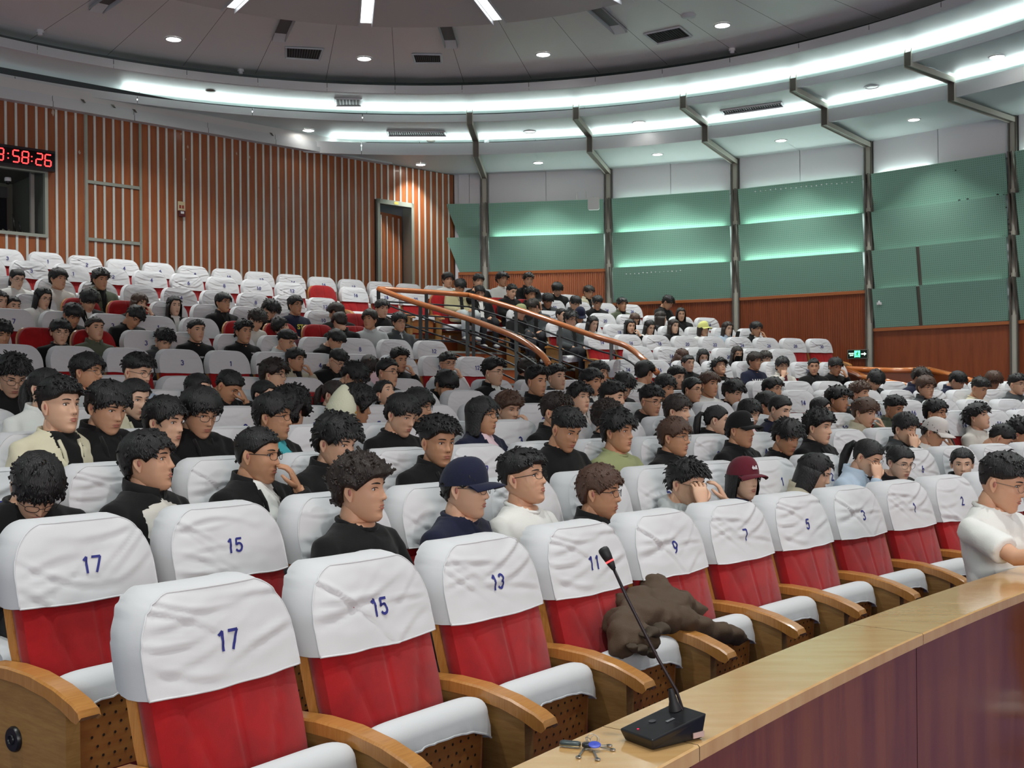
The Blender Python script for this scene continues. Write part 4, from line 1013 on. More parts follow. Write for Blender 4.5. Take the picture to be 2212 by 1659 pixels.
m = MB(); m.lathe([(.001, .012), (.034, .012), (.038, .006), (.038, 0)], 18); m.lathe([(.012, .013), (.014, .016), (.016, .013)], 12); disc_me = m.mesh('hinge_cap', M_BLACK, True, 40)
m = MB(); m.box((-.285, .17, .01), (.03, .20, .01)); foot_me = m.mesh('foot_plate', M_BMETAL, False)
def _arc(cx, cy, rx, ry, a0, a1, n=14): return [(cx + rx * math.cos(math.radians(a)), cy + ry * math.sin(math.radians(a))) for a in np.linspace(a0, a1, n)]
GLY = {'1': [[(-.13, .27), (.06, .46), (.06, -.5)]], '7': [[(-.29, .43), (.27, .43), (-.06, -.5)]], '0': [_arc(0, 0, .24, .43, 0, 360, 26)], '4': [[(.12, -.5), (.12, .44), (-.28, -.2), (.32, -.2)]],
       '2': [_arc(0, .19, .24, .25, 165, -25) + [(-.27, -.43), (.29, -.43)]], '3': [_arc(0, .215, .22, .22, 155, -80), _arc(0, -.2, .26, .24, 85, -155)], '5': [[(.24, .43), (-.19, .43), (-.23, .04)] + _arc(0, -.16, .26, .275, 128, -150)],
       '6': [_arc(0, -.18, .25, .26, 0, 360, 22), [(.16, .43), (-.06, .28), (-.20, .06), (-.25, -.16)]], '8': [_arc(0, .22, .205, .21, 0, 360, 20), _arc(0, -.205, .25, .235, 0, 360, 22)]}
GLY['9'] = [[(-x, -y) for x, y in st_] for st_ in GLY['6']]
def dig_mesh(txt, cov, far=False):
    h = .054 if far else .051; th = .088 if far else .078; lift = .007 if far else .0026; m = MB(); fn = cover_fn[cov]
    def P_(x, y):
        x = x + y * .10; X = -(x * h); z = .90 + y * h; u = X / hw(z, 1.038, .246, .165)
        return (X, fy0(z) + .014 + .022 * (1 - abs(u) ** 3.5) + fn(X, z) + lift, z)
    for k, ch in enumerate(txt):
        ox = (k - (len(txt) - 1) / 2) * .74
        for st_ in GLY[ch]:
            pts = [st_[0]]
            for a_, b_ in zip(st_[:-1], st_[1:]):
                n = max(1, int(math.hypot(b_[0] - a_[0], b_[1] - a_[1]) / .12)); pts += [(a_[0] + (b_[0] - a_[0]) * i / n, a_[1] + (b_[1] - a_[1]) * i / n) for i in range(1, n + 1)]
            for (a_, b_) in zip(pts[:-1], pts[1:]):
                dx, dy = b_[0] - a_[0], b_[1] - a_[1]; l = math.hypot(dx, dy) or 1; nx_, ny_ = -dy / l * th, dx / l * th; ex, ey = dx / l * .02, dy / l * .02
                m.add([P_(ox + a_[0] - ex + nx_, a_[1] - ey + ny_), P_(ox + a_[0] - ex - nx_, a_[1] - ey - ny_), P_(ox + b_[0] + ex - nx_, b_[1] + ey - ny_), P_(ox + b_[0] + ex + nx_, b_[1] + ey + ny_)], [(0, 1, 2, 3)])
    return m.mesh('number', M_NUM, False)
_dig = {}
def seat_frame(r, ang):
    R = ROW_R[r]; x = C0[0] + R * math.cos(ang); y = C0[1] + R * math.sin(ang); z = floor_z(r, ang) if r else 0.0
    fx, fy = (C0[0] - x) / R, (C0[1] - y) / R
    return (x, y, z), math.atan2(fy, fx) - math.pi / 2
SEATS = []                                        # dicts: row, ang, num, pos, rz
def sidx(n): return -n / 2 if n % 2 else (n - 1) / 2
AISLE = 2.2
RIGHT_FIRST = {7: (1350, 8, 14), 8: (1380, 6, 14), 9: (1295, 9, 14), 10: (1211, 8, 14), 11: (1125, 8, 14)}
def ang_px(r, x):                                 # angle at which row r's number plate crosses pixel column x
    p = on_circle(x, 800, C0, ROW_R[r]); return polar_a(p)
for r in range(14):
    odd = list(range(17, 0, -2)); ev = list(range(2, 13, 2))
    if r >= 12: ev = list(range(2, 50, 2))
    for n in odd + ev:
        a = A0 - sidx(n) * SW / ROW_R[r]; SEATS.append(dict(row=r, ang=a, num=n))
    if r < 7:
        for n in range(14, 40, 2):
            a = A0 - (sidx(n) + AISLE) * SW / ROW_R[r]; SEATS.append(dict(row=r, ang=a, num=n))
    elif r in RIGHT_FIRST:
        x0, cnt, n0 = RIGHT_FIRST[r]; a0_ = ang_px(r, x0 + 4)
        for k in range(cnt): SEATS.append(dict(row=r, ang=a0_ - k * SW / ROW_R[r], num=n0 + 2 * k))
ok = []
for s in SEATS:
    s['pos'], s['rz'] = seat_frame(s['row'], s['ang'])
    X, Y = s['pos'][0], s['pos'][1]
    if math.hypot(X - K0[0], Y - K0[1]) > R_W - .55 or wall_dist(s['pos']) < .45: continue
    P = proj((X, Y, s['pos'][2] + .9)); P2 = proj((X, Y, s['pos'][2] + 1.0)); s['px'] = P
    wpx = F_PX / Y * .35
    if P[0] < -wpx or P[0] > 2212 + wpx or Y < .5: continue
    if s['row'] == 13 and P[0] > 1275: continue
    if s['row'] == 12 and P[0] > 1400: continue
    ok.append(s)
SEATS = ok
def nearest_seat(row, x):
    c = [s for s in SEATS if s['row'] == row]
    return min(c, key=lambda s: abs(s['px'][0] - x)) if c else None
# seats whose cover is missing (bare red back)
for row, x in ((8, 75), (8, 235), (9, 540), (9, 590), (9, 660), (10, 745), (9, 745), (12, 683), (5, 660), (10, 240), (10, 155), (12, 965), (12, 1020), (12, 1095), (12, 1140)):
    s = nearest_seat(row, x);
    if s: s['bare'] = True
# which numbers can be read in the photograph
READ = {(0, n) for n in (17, 15, 13, 11, 9, 7, 5, 3, 1, 2)} | {(1, n) for n in (17, 15, 11, 1, 6)} | {(2, n) for n in (9, 3, 2, 4, 6, 8)} | {(3, 3), (4, 18), (4, 20), (6, 18)} | \
       {(7, n) for n in (3, 1, 4, 10, 12)} | {(8, n) for n in (1, 8, 12)} | {(9, 3), (10, 1), (11, 2), (11, 8), (11, 12)} | {(12, n) for n in (3, 1, 2, 4, 6, 8, 10, 12, 16, 18)} | {(13, 3), (13, 1), (13, 2)} | \
       {(9, 14), (9, 16), (9, 18), (9, 22), (9, 28), (9, 30), (8, 24)}
rown = ['front', 'second', 'third', 'fourth', 'fifth', 'sixth', 'seventh', 'eighth', 'ninth', 'tenth', 'eleventh', 'twelfth', 'thirteenth', 'back']
# ================================================================== PEOPLE
def lerp_tab(T, z):
    return np.interp(z, [t[0] for t in T], [t[1] for t in T])
HX = [(-.118, 0), (-.115, .017), (-.108, .029), (-.096, .040), (-.078, .051), (-.055, .060), (-.03, .066), (0, .071), (.03, .0745), (.055, .0735), (.075, .068), (.092, .056), (.104, .040), (.111, .024), (.115, 0)]
FYT = [(-.118, .052), (-.115, .066), (-.108, .074), (-.096, .079), (-.078, .081), (-.055, .084), (-.03, .085), (0, .085), (.03, .088), (.055, .085), (.075, .075), (.092, .058), (.104, .038), (.111, .020), (.115, -.008)]
BYT = [(-.118, .052), (-.115, .022), (-.108, .004), (-.096, -.016), (-.078, -.045), (-.055, -.066), (-.03, -.082), (0, -.093), (.03, -.099), (.055, -.097), (.075, -.087), (.092, -.070), (.104, -.050), (.111, -.032), (.115, -.008)]
def face_D(x, z):
    G = lambda a, s: np.exp(-(a / s) ** 2); ax_ = np.abs(x)
    tn = np.clip((.022 - z) / .048, 0, 1)
    nose = (.0035 + .0185 * tn ** 1.15) * G(x, .0062 + .0068 * tn ** 2) * np.where(z < -.027, G(z + .027, .0065), 1) * np.where(z > .022, G(z - .022, .01), 1)
    d = nose * 1.12 - .0095 * G(ax_ - .031, .0165) * G(z - .008, .0125) + .0030 * G(ax_ - .030, .022) * G(z - .031, .007)
    d += .0045 * G(ax_ - .043, .018) * G(z + .018, .018) + .0042 * G(x, .028) * G(z + .058, .018)
    d += .0036 * G(x, .021) * (G(z + .0525, .0042) + 1.1 * G(z + .0645, .0050)) - .0042 * G(x, .023) * G(z + .0585, .0024) - .0030 * G(x, .02) * G(z + .0765, .006) + .0055 * G(x, .019) * G(z + .099, .012)
    return d
def head_surface(phi, z):
    """point(s) on the head at azimuth phi (0 = front, + towards +x) and height z"""
    hx, fy, by = lerp_tab(HX, z), lerp_tab(FYT, z), lerp_tab(BYT, z)
    c, s = np.cos(phi), np.sin(phi); n = 2.25; r = (np.abs(c) ** n + np.abs(s) ** n) ** (-1 / n)
    x = hx * s * r; yc = (fy + by) / 2; y = yc + (fy - by) / 2 * c * r
    y = y + face_D(x, z) * np.clip(c, 0, 1) ** .6 * (np.abs(phi) < 1.6)
    return x, y
def front_y(x, z):
    hx, fy, by = lerp_tab(HX, z), lerp_tab(FYT, z), lerp_tab(BYT, z); n = 2.25; q = min(abs(x) / max(hx, 1e-4), .999)
    c = (1 - q ** n) ** (1 / n); return (fy + by) / 2 + (fy - by) / 2 * c + float(face_D(np.array(x), np.array(z)))
def head_grid(nu, nv):
    th = np.linspace(-math.pi, math.pi, nu, endpoint=False); phi = th - .42 * np.sin(th)
    t = np.linspace(0, 1, nv); zz = -.118 + .233 * (t - .06 * np.sin(2 * math.pi * t)); zz[0], zz[-1] = -.1179, .1149
    PH, Z = np.meshgrid(phi, zz); x, y = head_surface(PH, Z)
    return np.stack([x, y, Z], -1)
# material slots of the body mesh
SK, EW, DK, LP = 0, 1, 2, 3
def build_head(near):
    m = MB(); m.grid(head_grid(46 if near else 26, 50 if near else 28), SK, wrapv=True, flip=True)
    sg = (14, 9) if near else (8, 5); lw = 1.0 if near else 1.35
    for s in (-1, 1):
        e = front_y(.031, .010)
        m.ell((s * .0305, e - .0012, .0095), (.0130, .0042, .0056), EW, None, sg[0], sg[1])
        m.ell((s * .0300, e + .0017, .0095), ((.0058, .0024, .0054) if near else (.0085, .0030, .0058)), DK, None, 10 if near else 7, 5)
        # upper lid crease, then brow
        pts = [(s * (.0305 + dx), front_y(.0305 + dx, .015) + .0012 - abs(dx) * .05, .0095 + .0068 * (1 - (dx / .0150) ** 2) ** .5 * 1.0 + .0004) for dx in np.linspace(-.0135, .0145, 7)]
        m.tube(pts, [.0010 * lw, .0018 * lw, .0022 * lw, .0022 * lw, .0022 * lw, .0018 * lw, .0010 * lw], 5 if near else 4, DK)
        pts = [(s * (.030 + dx), front_y(.030 + dx, .0305) + .0002, .0295 + .0035 * math.cos((dx - .004) * 75)) for dx in np.linspace(-.0165, .0195, 7)]
        m.tube(pts, [.0018 * lw, .0032 * lw, .0036 * lw, .0036 * lw, .0032 * lw, .0024 * lw, .0010 * lw], 5 if near else 4, DK)
        # ear
        P = []; nv_ = 9 if near else 6; nu_ = 8 if near else 6
        for j in range(nv_):
            b = j / (nv_ - 1); zz = -.034 + .062 * b; w = math.sin(math.pi * min(max(b, .04), .96)) ** .6; row = []
            for i in range(nu_):
                a = 2 * math.pi * i / nu_; rx, ry = .0085, .0165 * w * (.75 + .35 * b)
                xx = .074 + rx * math.cos(a) * .6 + .012 * max(0, -math.sin(a)) * w; yy = -.006 + ry * math.sin(a) - .010 * b
                row.append((s * xx, yy, zz))
            P.append(row)
        m.grid(P, SK, wrapv=True, flip=(s > 0))
        m.ell((s * .083, -.004, .002), (.0020, .007, .014), LP, None, 6, 5)
    # lips
    for (z0, rx, rz, dy) in ((-.0530, .0205, .0036, .0), (-.0638, .0180, .0046, .0)):
        P = []
        for j in range(5):
            t = -1 + 2 * j / 4; row = []
            for i in range(11):
                u = -1 + 2 * i / 10; zz = z0 + rz * t * (1 - abs(u) ** 2.2) + .0012 * abs(u) * (1 if z0 < -.06 else -1) * .5; xx = u * rx
                row.append((xx, front_y(xx, zz) + .0012 * (1 - t * t) * (1 - u * u) + .0004, zz))
            P.append(row)
        m.grid(P, LP)
    m.tube([(u * .021, front_y(u * .021, -.0585) + .0010, -.0584 - .001 * abs(u)) for u in np.linspace(-1, 1, 9)], [.0003, .0009, .0011, .0012, .0012, .0012, .0011, .0009, .0003], 4, DK)
    for s in (-1, 1): m.ell((s * .0075, front_y(.0075, -.032) + .0005, -.0335), (.0032, .0025, .0018), DK, None, 6, 4)
    return np.concatenate(m.v), m.f, m.m
HEADS = {True: build_head(True), False: build_head(False)}
# hand: palm, four fingers and a thumb, wrist at the origin, fingers along +y, palm facing -z
def build_hand(curl, near=True):
    m = MB(); sg = 7 if near else 5
    P = []
    for y, w, t in ((-.015, .026, .018), (.0, .028, .017), (.03, .038, .015), (.06, .042, .013), (.083, .040, .011), (.09, .030, .006)):
        P.append([(w * math.cos(a), y, t * math.sin(a)) for a in [2 * math.pi * i / 10 for i in range(10)]])
    m.grid(P, 0, wrapv=True, flip=True); m.add(P[-1], [tuple(range(10))])
    for k, (x, L, r) in enumerate(((-.030, .062, .0082), (-.010, .072, .0087), (.011, .068, .0084), (.030, .053, .0074))):
        p = Vector((x, .080, 0)); a = -.15 - curl * .45; pts = [Vector((x, .06, 0)), p]; fan = (k - 1.5) * .07
        for j, f in enumerate((.46, .31, .23)):
            p = p + Vector((math.sin(fan) * math.cos(a), math.cos(fan) * math.cos(a), math.sin(a))) * L * f; pts.append(p); a -= curl * (.8 if j == 0 else .55)
        m.tube(pts, [r, r * 1.02, r, r * .9, r * .62], sg)
    pts = [Vector((-.022, .012, -.004)), Vector((-.045, .035, -.014)), Vector((-.058, .062, -.02 - .01 * curl)), Vector((-.058 + .010 * curl, .088, -.024 - .02 * curl))]
    m.tube(pts, [.013, .0115, .0095, .006], sg)
    return np.concatenate(m.v), m.f
HANDS = {(c, n): build_hand(c, n) for c in (.25, .6, 1.0) for n in (True, False)}
# ---- poses: right side first (local +x is the sitter's right). root = floor point under the hips, +y forward
SH, NB = (.183, -.072, .800), (0, -.080, .86)
def pose(name):
    lap_r = ((.235, .00, .585), (.115, .215, .535), (-.3, .95, -.15)); lap_l = ((-.235, .00, .585), (-.095, .225, .545), (.4, .9, -.1))
    P = dict(R=lap_r, L=lap_l)
    if name in ('chinr', 'eyes', 'cheekr'): P['R'] = ((.205, .115, .640), (.085, .125, .850), (-.30, -.25, .9))
    if name in ('chinl', 'eyes', 'cheekl'): P['L'] = ((-.205, .115, .640), (-.085, .125, .850), (.30, -.25, .9))
    if name == 'eyes':
        P['R'] = ((.235, .10, .700), (.105, .15, .905), (-.25, -.35, .9)); P['L'] = ((-.235, .10, .700), (-.105, .15, .905), (.25, -.35, .9))
    if name == 'phone': P['R'] = ((.225, .03, .62), (.09, .25, .745), (-.3, .3, .9)); P['L'] = ((-.225, .03, .62), (-.03, .26, .74), (.3, .3, .9))
    if name == 'headr': P['R'] = ((.25, .10, .86), (.13, .0, 1.03), (-.7, -.3, .5))
    if name == 'cross': P['R'] = ((.225, .02, .60), (-.06, .17, .66), (-1, .1, .1)); P['L'] = ((-.225, .02, .60), (.06, .19, .64), (1, .1, .1))
    if name == 'desk': P['R'] = ((.245, .165, .70), (.215, .41, .735), (-.2, .95, 0)); P['L'] = ((-.25, .14, .64), (-.28, .42, .63), (.1, .95, 0))
    return P
TORSO = [(.36, .0, .165, .105), (.42, .0, .180, .125), (.50, -.012, .172, .122), (.60, -.036, .168, .112), (.68, -.052, .178, .112), (.75, -.064, .188, .108), (.80, -.072, .182, .095), (.835, -.077, .150, .078), (.860, -.080, .105, .066), (.882, -.080, .070, .060)]
def garment(name, sleeve, thick, hood, lo=False):
    """one-piece upper garment grown over torso and arms, voxel-remeshed so shoulders flow"""
    m = MB(); g = .012 + thick
    m.grid([[((hx + g * .8) * math.cos(a), yc + (ry + g) * math.sin(a), z) for a in [2 * math.pi * i / 20 for i in range(20)]] for z, yc, hx, ry in TORSO], 0, wrapv=True)
    for zi in (0, -1):
        z, yc, hx, ry = TORSO[zi]; m.add([((hx + g * .8) * math.cos(a), yc + (ry + g) * math.sin(a), z) for a in [2 * math.pi * i / 20 for i in range(20)]], [tuple(range(20))[::(1 if zi else -1)]])
    P = pose(name)
    for s, k in ((1, 'R'), (-1, 'L')):
        sh = Vector((s * SH[0], SH[1], SH[2] - .008)); el, wr_ = Vector(P[k][0]), Vector(P[k][1])
        if sleeve == 'short':
            e = sh + (el - sh) * .78; m.tube([Vector((s * .10, -.075, .815)), sh, sh + (el - sh) * .35, e], [.052 + thick, .062 + thick, .062 + thick, .064 + thick], 14)
        else:
            w = el + (wr_ - el) * .93; mid = (sh + el) / 2
            m.tube([Vector((s * .10, -.075, .815)), sh, mid, el], [.052 + thick, .062 + thick, .058 + thick, .054 + thick], 14)
            m.tube([mid, el, (el + w) / 2, w], [.05 + thick, .055 + thick, .048 + thick, .037 + thick], 14)
    if hood:
        pts = [(.085 * math.sin(a), -.085 - .060 * math.cos(a), .885 + .012 * math.cos(a) - .035 * (a / 2.4) ** 2) for a in np.linspace(-2.4, 2.4, 11)]
        m.tube(pts, [.018, .026, .032, .036, .040, .042, .040, .036, .032, .026, .018], 10)
    me = m.mesh('g', M_COVER, True)
    me = solidify_via(me, [('REMESH', dict(mode='VOXEL', voxel_size=.0120 if not lo else .022)), ('SMOOTH', dict(factor=.5, iterations=6))])
    n_ = len(me.vertices); V = np.zeros(n_ * 3); me.vertices.foreach_get('co', V); V = V.reshape(-1, 3); N = np.zeros(n_ * 3); me.vertices.foreach_get('normal', N); N = N.reshape(-1, 3)
    if not lo:
        amp = .0028 + thick * .28
        d = np.array([amp * (1.6 * (1 - abs(ns(v[0] * 5, v[1] * 6 + v[2] * 9, v[2] * 4)) * 3.4) + ns(v[0] * 16, v[1] * 16, v[2] * 20) * 1.2) for v in V]); V = V + N * d[:, None]
    me.vertices.foreach_set('co', V.ravel()); me.update()
    V2, F2 = arrays(me); bpy.data.meshes.remove(me)
    return V2, F2
_gm = {}
def garment_mesh(kind, ps, lo):
    """slots: 0 cloth, 1 inner layer / front panel, 2 skin at the neckline, 3 sleeve accent"""
    key = (kind, ps, lo)
    if key in _gm: return _gm[key]
    short = kind in ('tee', 'polo'); thick = {'tee': 0, 'polo': .001, 'sweat': .006, 'jacket': .011, 'hoodie': .012, 'shirt': .003, 'sport': .009, 'robe': .008}[kind]
    V, Fc = garment(ps, 'short' if short else 'long', thick, kind == 'hoodie', lo)
    cen = np.array([V[list(f)].mean(0) for f in Fc]); mi = np.zeros(len(Fc), int); x, y, z = cen[:, 0], cen[:, 1], cen[:, 2]
    front = y > -.075
    if kind in ('jacket', 'robe'):
        mi[front & (np.abs(x) < np.clip(.022 + (z - .52) * .10 if kind == 'jacket' else .012 + (z - .62) * .26, 0, .075)) & (z > .45) & (np.abs(x) < .075)] = 1
    if kind == 'shirt': mi[front & (np.abs(x) < np.clip((z - .78) * .45, 0, .05))] = 1
    if kind == 'sport': mi[front & (y > -.06) & (np.abs(x) < .115) & (z < .85 - np.abs(x) * .35)] = 1
    r = np.hypot(x / .072, (y + .072) / .082)
    if kind in ('tee', 'sweat', 'jacket', 'robe'): mi[(r < 1.0) & (z > .835) & front] = 2 if kind in ('tee', 'sweat') else 1
    mi[(r < .82) & (z > .85)] = 2
    m = MB(); m.add(V, Fc, mi)
    _gm[key] = m.mesh('upper_garment', [M_COVER] * 4, True); return _gm[key]
def collar_mesh(kind):
    key = ('collar', kind)
    if key in _gm: return _gm[key]
    m = MB(); n = 22
    ring = [(.074 * math.sin(a), -.073 - .072 * math.cos(a) * (1 if math.cos(a) > 0 else 1.08), .884 + .012 * math.cos(a) - (.020 * max(0, -math.cos(a)))) for a in np.linspace(0, 2 * math.pi, n, endpoint=False)]
    if kind in ('tee', 'sweat'): m.tube(ring, .0105, 8, closed=True, caps=False, flat=1)
    else:
        h = {'jacket': .040, 'polo': .030, 'shirt': .034, 'sport': .052, 'robe': .022, 'hoodie': .02}[kind]; gap = {'jacket': .75, 'polo': .25, 'shirt': .30, 'sport': .12, 'robe': .8, 'hoodie': .5}[kind]
        A = np.linspace(-math.pi + gap, math.pi - gap, 19); P = []
        for (dr, dz) in ((.0, -.012), (.002, h * .55), (.004, h), (.012, h), (.016, h * .4), (.024 if kind != 'sport' else .012, -.012)):
            P.append([((.076 + dr) * math.sin(a), -.073 - (.074 + dr) * math.cos(a), .880 + .010 * math.cos(a) + dz - .030 * (abs(a) / math.pi) ** 2) for a in A])
        m.grid(P, 0)
        if kind in ('jacket', 'shirt', 'polo'):
            for s in (-1, 1):
                a0 = math.pi - gap; bx, by = s * .088 * math.sin(a0), -.073 - .088 * math.cos(a0)
                m.add([(bx, by - .004, .872), (bx + s * .024, by - .014, .862), (bx + s * .008, by + .016, .822 if kind == 'jacket' else .845), (bx - s * .004, by + .008, .852)], [(0, 1, 2, 3)])
                m.add([(bx, by - .010, .872), (bx + s * .024, by - .020, .862), (bx + s * .008, by + .006, .822 if kind == 'jacket' else .845), (bx - s * .004, by, .852)], [(3, 2, 1, 0)])
        if kind in ('jacket', 'robe'):
            for s in (-1, 1):
                m.tube([(s * .052, .016, .845), (s * .046, .048, .79), (s * .036, .062, .72), (s * .03, .072, .64), (s * .026, .095, .55)], [.009, .010, .009, .008, .008], 6)
    _gm[key] = m.mesh('collar', M_COVER, True); return _gm[key]
def legs_mesh():
    m = MB()
    for s in (-1, 1):
        m.tube([(s * .085, -.03, .44), (s * .095, .10, .465), (s * .11, .27, .47), (s * .115, .40, .475), (s * .115, .445, .45), (s * .115, .45, .38)], [.095, .088, .078, .068, .064, .060], 12)
        m.tube([(s * .115, .435, .44), (s * .115, .44, .30), (s * .112, .42, .16), (s * .11, .41, .075)], [.062, .060, .050, .044], 12)
    m.ell((0, -.01, .42), (.175, .12, .075), 0, None, 12, 7)
    return m.mesh('trousers', M_COVER, True)
def shoes_mesh():
    m = MB()
    for s in (-1, 1):
        m.tube([(s * .11, .375, .05), (s * .11, .42, .055), (s * .112, .48, .042), (s * .115, .54, .032), (s * .115, .57, .028)], [.036, .042, .042, .038, .022], 10, flat=.8)
    return m.mesh('shoes', M_COVER, True)
LEGS, SHOES = legs_mesh(), shoes_mesh()
def glasses_mesh(round_):
    m = MB(); n = 16; y0 = .100
    for s in (-1, 1):
        pts = []
        for a in np.linspace(0, 2 * math.pi, n, endpoint=False):
            e = 1.0 if round_ else .75; c, q = math.cos(a), math.sin(a)
            x = .033 + .0235 * math.copysign(abs(c) ** e, c); z = .007 + (.0195 if round_ else .0165) * math.copysign(abs(q) ** e, q)
            pts.append((s * x, y0 - 6.0 * (x - .01) ** 2 * .9, z))
        m.tube(pts, .0013, 4, closed=True, caps=False)
        m.tube([(s * .0562, y0 - .011, .012), (s * .073, .072, .013), (s * .078, .0, .012), (s * .079, -.012, .004)], .0015, 4)
    m.tube([(-.010, y0, .010), (0, y0 + .002, .0125), (.010, y0, .010)], .0013, 4)
    return np.concatenate(m.v), m.f
GLV = {r: glasses_mesh(r) for r in (True, False)}
# ---- hair -------------------------------------------------------------------
#        front  temple side   back   Ttop  Tfront Tside Tback  noise  freq  tufts len  lift
HAIRS = {
 'short':  (.052, .035, .012, -.055, .024, .018, .012, .016, .006, 22, 110, .020, .25),
 'crew':   (.058, .045, .015, -.050, .013, .011, .006, .009, .003, 30, 60, .012, .5),
 'fringe': (.049, .026, .002, -.062, .026, .019, .016, .019, .006, 18, 120, .021, .12),
 'bowl':   (.043, .018, -.008, -.064, .030, .022, .023, .025, .005, 14, 120, .020, .06),
 'quiff':  (.058, .042, .022, -.045, .040, .042, .007, .012, .007, 18, 130, .026, .45),
 'fade':   (.052, .040, .030, -.030, .032, .030, .005, .008, .006, 20, 120, .022, .35),
 'fluffy': (.049, .028, .002, -.058, .034, .030, .021, .026, .012, 15, 190, .028, .45),
 'spiky':  (.052, .036, .010, -.055, .028, .024, .014, .018, .009, 24, 210, .026, .60),
 'curly':  (.046, .034, .006, -.060, .036, .036, .022, .028, .017, 26, 200, .020, .70),
 'afro':   (.038, .010, -.030, -.075, .055, .050, .050, .055, .022, 24, 240, .022, .9),
 'slick':  (.060, .042, .002, -.058, .013, .010, .012, .014, .003, 26, 30, .018, .0),
 'bob':    (.052, .020, -.040, -.085, .020, .016, .020, .022, .004, 14, 60, .030, .02),
 'long':   (.066, .034, -.026, -.085, .018, .010, .014, .020, .004, 12, 50, .030, .02),
}
def hair_arrays(style, seed, near, part=0.0):
    f, tp, sd, bk, Tt, Tf, Ts, Tb, na, nf, ntuft, tl, lift = HAIRS[style]; rg = random.Random(seed)
    nu, nv = (44, 16) if near else (24, 9); m = MB(); P = []; so = seed * 3.1
    az = np.linspace(-math.pi, math.pi, nu, endpoint=False)
    def zline(a):
        d = abs(math.degrees(a)); v = np.interp(d, [0, 32, 52, 74, 84, 108, 122, 180], [f, f + .004, tp, sd, max(sd, .022), max(sd, .016), (sd + bk) / 2 - .01, bk])
        return float(v) + .004 * ns(a * 3 + so, seed, 0)
    def thick(a, z):
        d = abs(math.degrees(a)); side = np.interp(d, [0, 40, 80, 130, 180], [Tf, (Tf + Ts) / 2, Ts, (Ts + Tb) / 2, Tb]); up = np.clip((z - .03) / .075, 0, 1)
        return float(side * (1 - up) + Tt * up)
    def spt(a, z, T):
        x, y = head_surface(np.array(a), np.array(z)); x, y = float(x), float(y)
        n = Vector((x / .0053, (y + .005) / .0092, max(z, -.02) / .0105 * .8)); n.normalize(); return Vector((x, y, z)) + n * T
    def surf(a, t, k=1.0):
        zl = zline(a); z = zl + (.1145 - zl) * t; T = thick(a, z)
        w = ns(math.cos(a) * nf * .14 + so, math.sin(a) * nf * .14, z * 14 + seed) ; w2 = ns(math.cos(a) * nf * .32 + so, math.sin(a) * nf * .32, z * nf * (1.2 if style in ('curly', 'afro') else .35))
        T = T * (.85 + .15 * k) + na * (w * .9 + w2 * .8)
        if part and z > .06: T -= .010 * math.exp(-((spt(a, z, 0).x - part) / .008) ** 2) * (1 if spt(a, z, 0).y > -.03 else 0)
        return spt(a, z, max(T, .002))
    for j in range(nv + 1):
        row = []
        for a in az:
            if j == 0: zl = zline(a); q = spt(a, zl + .004, -.004)
            elif j == 1: zl = zline(a); q = spt(a, zl, max(.25 * thick(a, zl), .001) if style in ('fade', 'quiff', 'slick', 'crew') else .6 * thick(a, zl))
            else: q = surf(a, ((j - 1) / (nv - 1)) ** .85 * .995)
            row.append(tuple(q))
        P.append(row)
    m.grid(P, 0, wrapv=True, flip=True)
    cnt = ntuft if near else ntuft // 2; tscale = 1 if near else 1.4
    for _ in range(cnt):
        a = rg.uniform(-math.pi, math.pi); t = rg.random() ** .8
        if style in ('fringe', 'bowl', 'fluffy', 'bob') and rg.random() < .45: a = rg.uniform(-1.0, 1.0); t = rg.uniform(0, .25)
        if style in ('quiff', 'spiky', 'fade') and rg.random() < .45: a = rg.uniform(-.9, .9); t = rg.uniform(.1, .8)
        if style in ('fade', 'quiff') and t < .3 and abs(a) > 1: continue
        p = surf(a, t); out = (p - Vector((0, -.005, .01))).normalized(); 
        flow = Vector((p.x * .6, p.y * .5 + (.6 if p.y > -.02 else -.4) * .1, -.10 if t < .6 else .0)) + Vector((rg.uniform(-.03, .03), rg.uniform(-.02, .05), rg.uniform(-.03, .03)))
        if style in ('curly', 'afro'): flow = Vector((rg.uniform(-1, 1), rg.uniform(-1, 1), rg.uniform(-1, 1)))
        flow = (flow - out * flow.dot(out)); flow.normalize(); l = tl * rg.uniform(.5, 1.2); r = .0045 * rg.uniform(.7, 1.4) * tscale
        if r > .008: r = .008
        q0 = p - out * .006; q1 = p + flow * l * .5 + out * (l * lift * .6 + .001); q2 = p + flow * l + out * (l * lift - .004 * (1 - lift))
        if style in ('curly', 'afro'): q2 = p + flow * l * .4 + out * l * .5
        m.tube([q0, q1, q2], [r * 1.2, r, r * .12], 4, caps=False)
    if style in ('long', 'bob'):
        L = .26 if style == 'long' else .07; nz = 9 if near else 6; Q = []
        A = np.radians(np.linspace(62, 298, 24 if near else 14))
        for side in (0, 1):
            for j in range(nz + 1) if side == 0 else range(nz, -1, -1):
                t = j / nz; row = []
                for a_ in A:
                    a = a_ if a_ <= math.pi else a_ - 2 * math.pi
                    zt_ = .03; x0, y0 = head_surface(np.array(a), np.array(max(zt_ - .1 * t, -.05))); b = spt(a, .03, .02); c_ = Vector((b.x * (1 + .18 * t), b.y * (1 - .22 * t) - .012 * t, .03 - (L + .05) * t - (.035 * t if abs(abs(a) - math.pi) > 1.2 else 0)))
                    w = .006 * ns(a * 5 + so, t * 3, 2) * (.4 + t); inn = 1 - .16 * side
                    row.append((c_.x * inn * (1 + w * 8), c_.y * inn + w, c_.z + .01 * ns(a * 9, 3, so) * t))
                Q.append(row)
        m.grid(Q, 0, wrapu=True)
    return np.concatenate(m.v), m.f
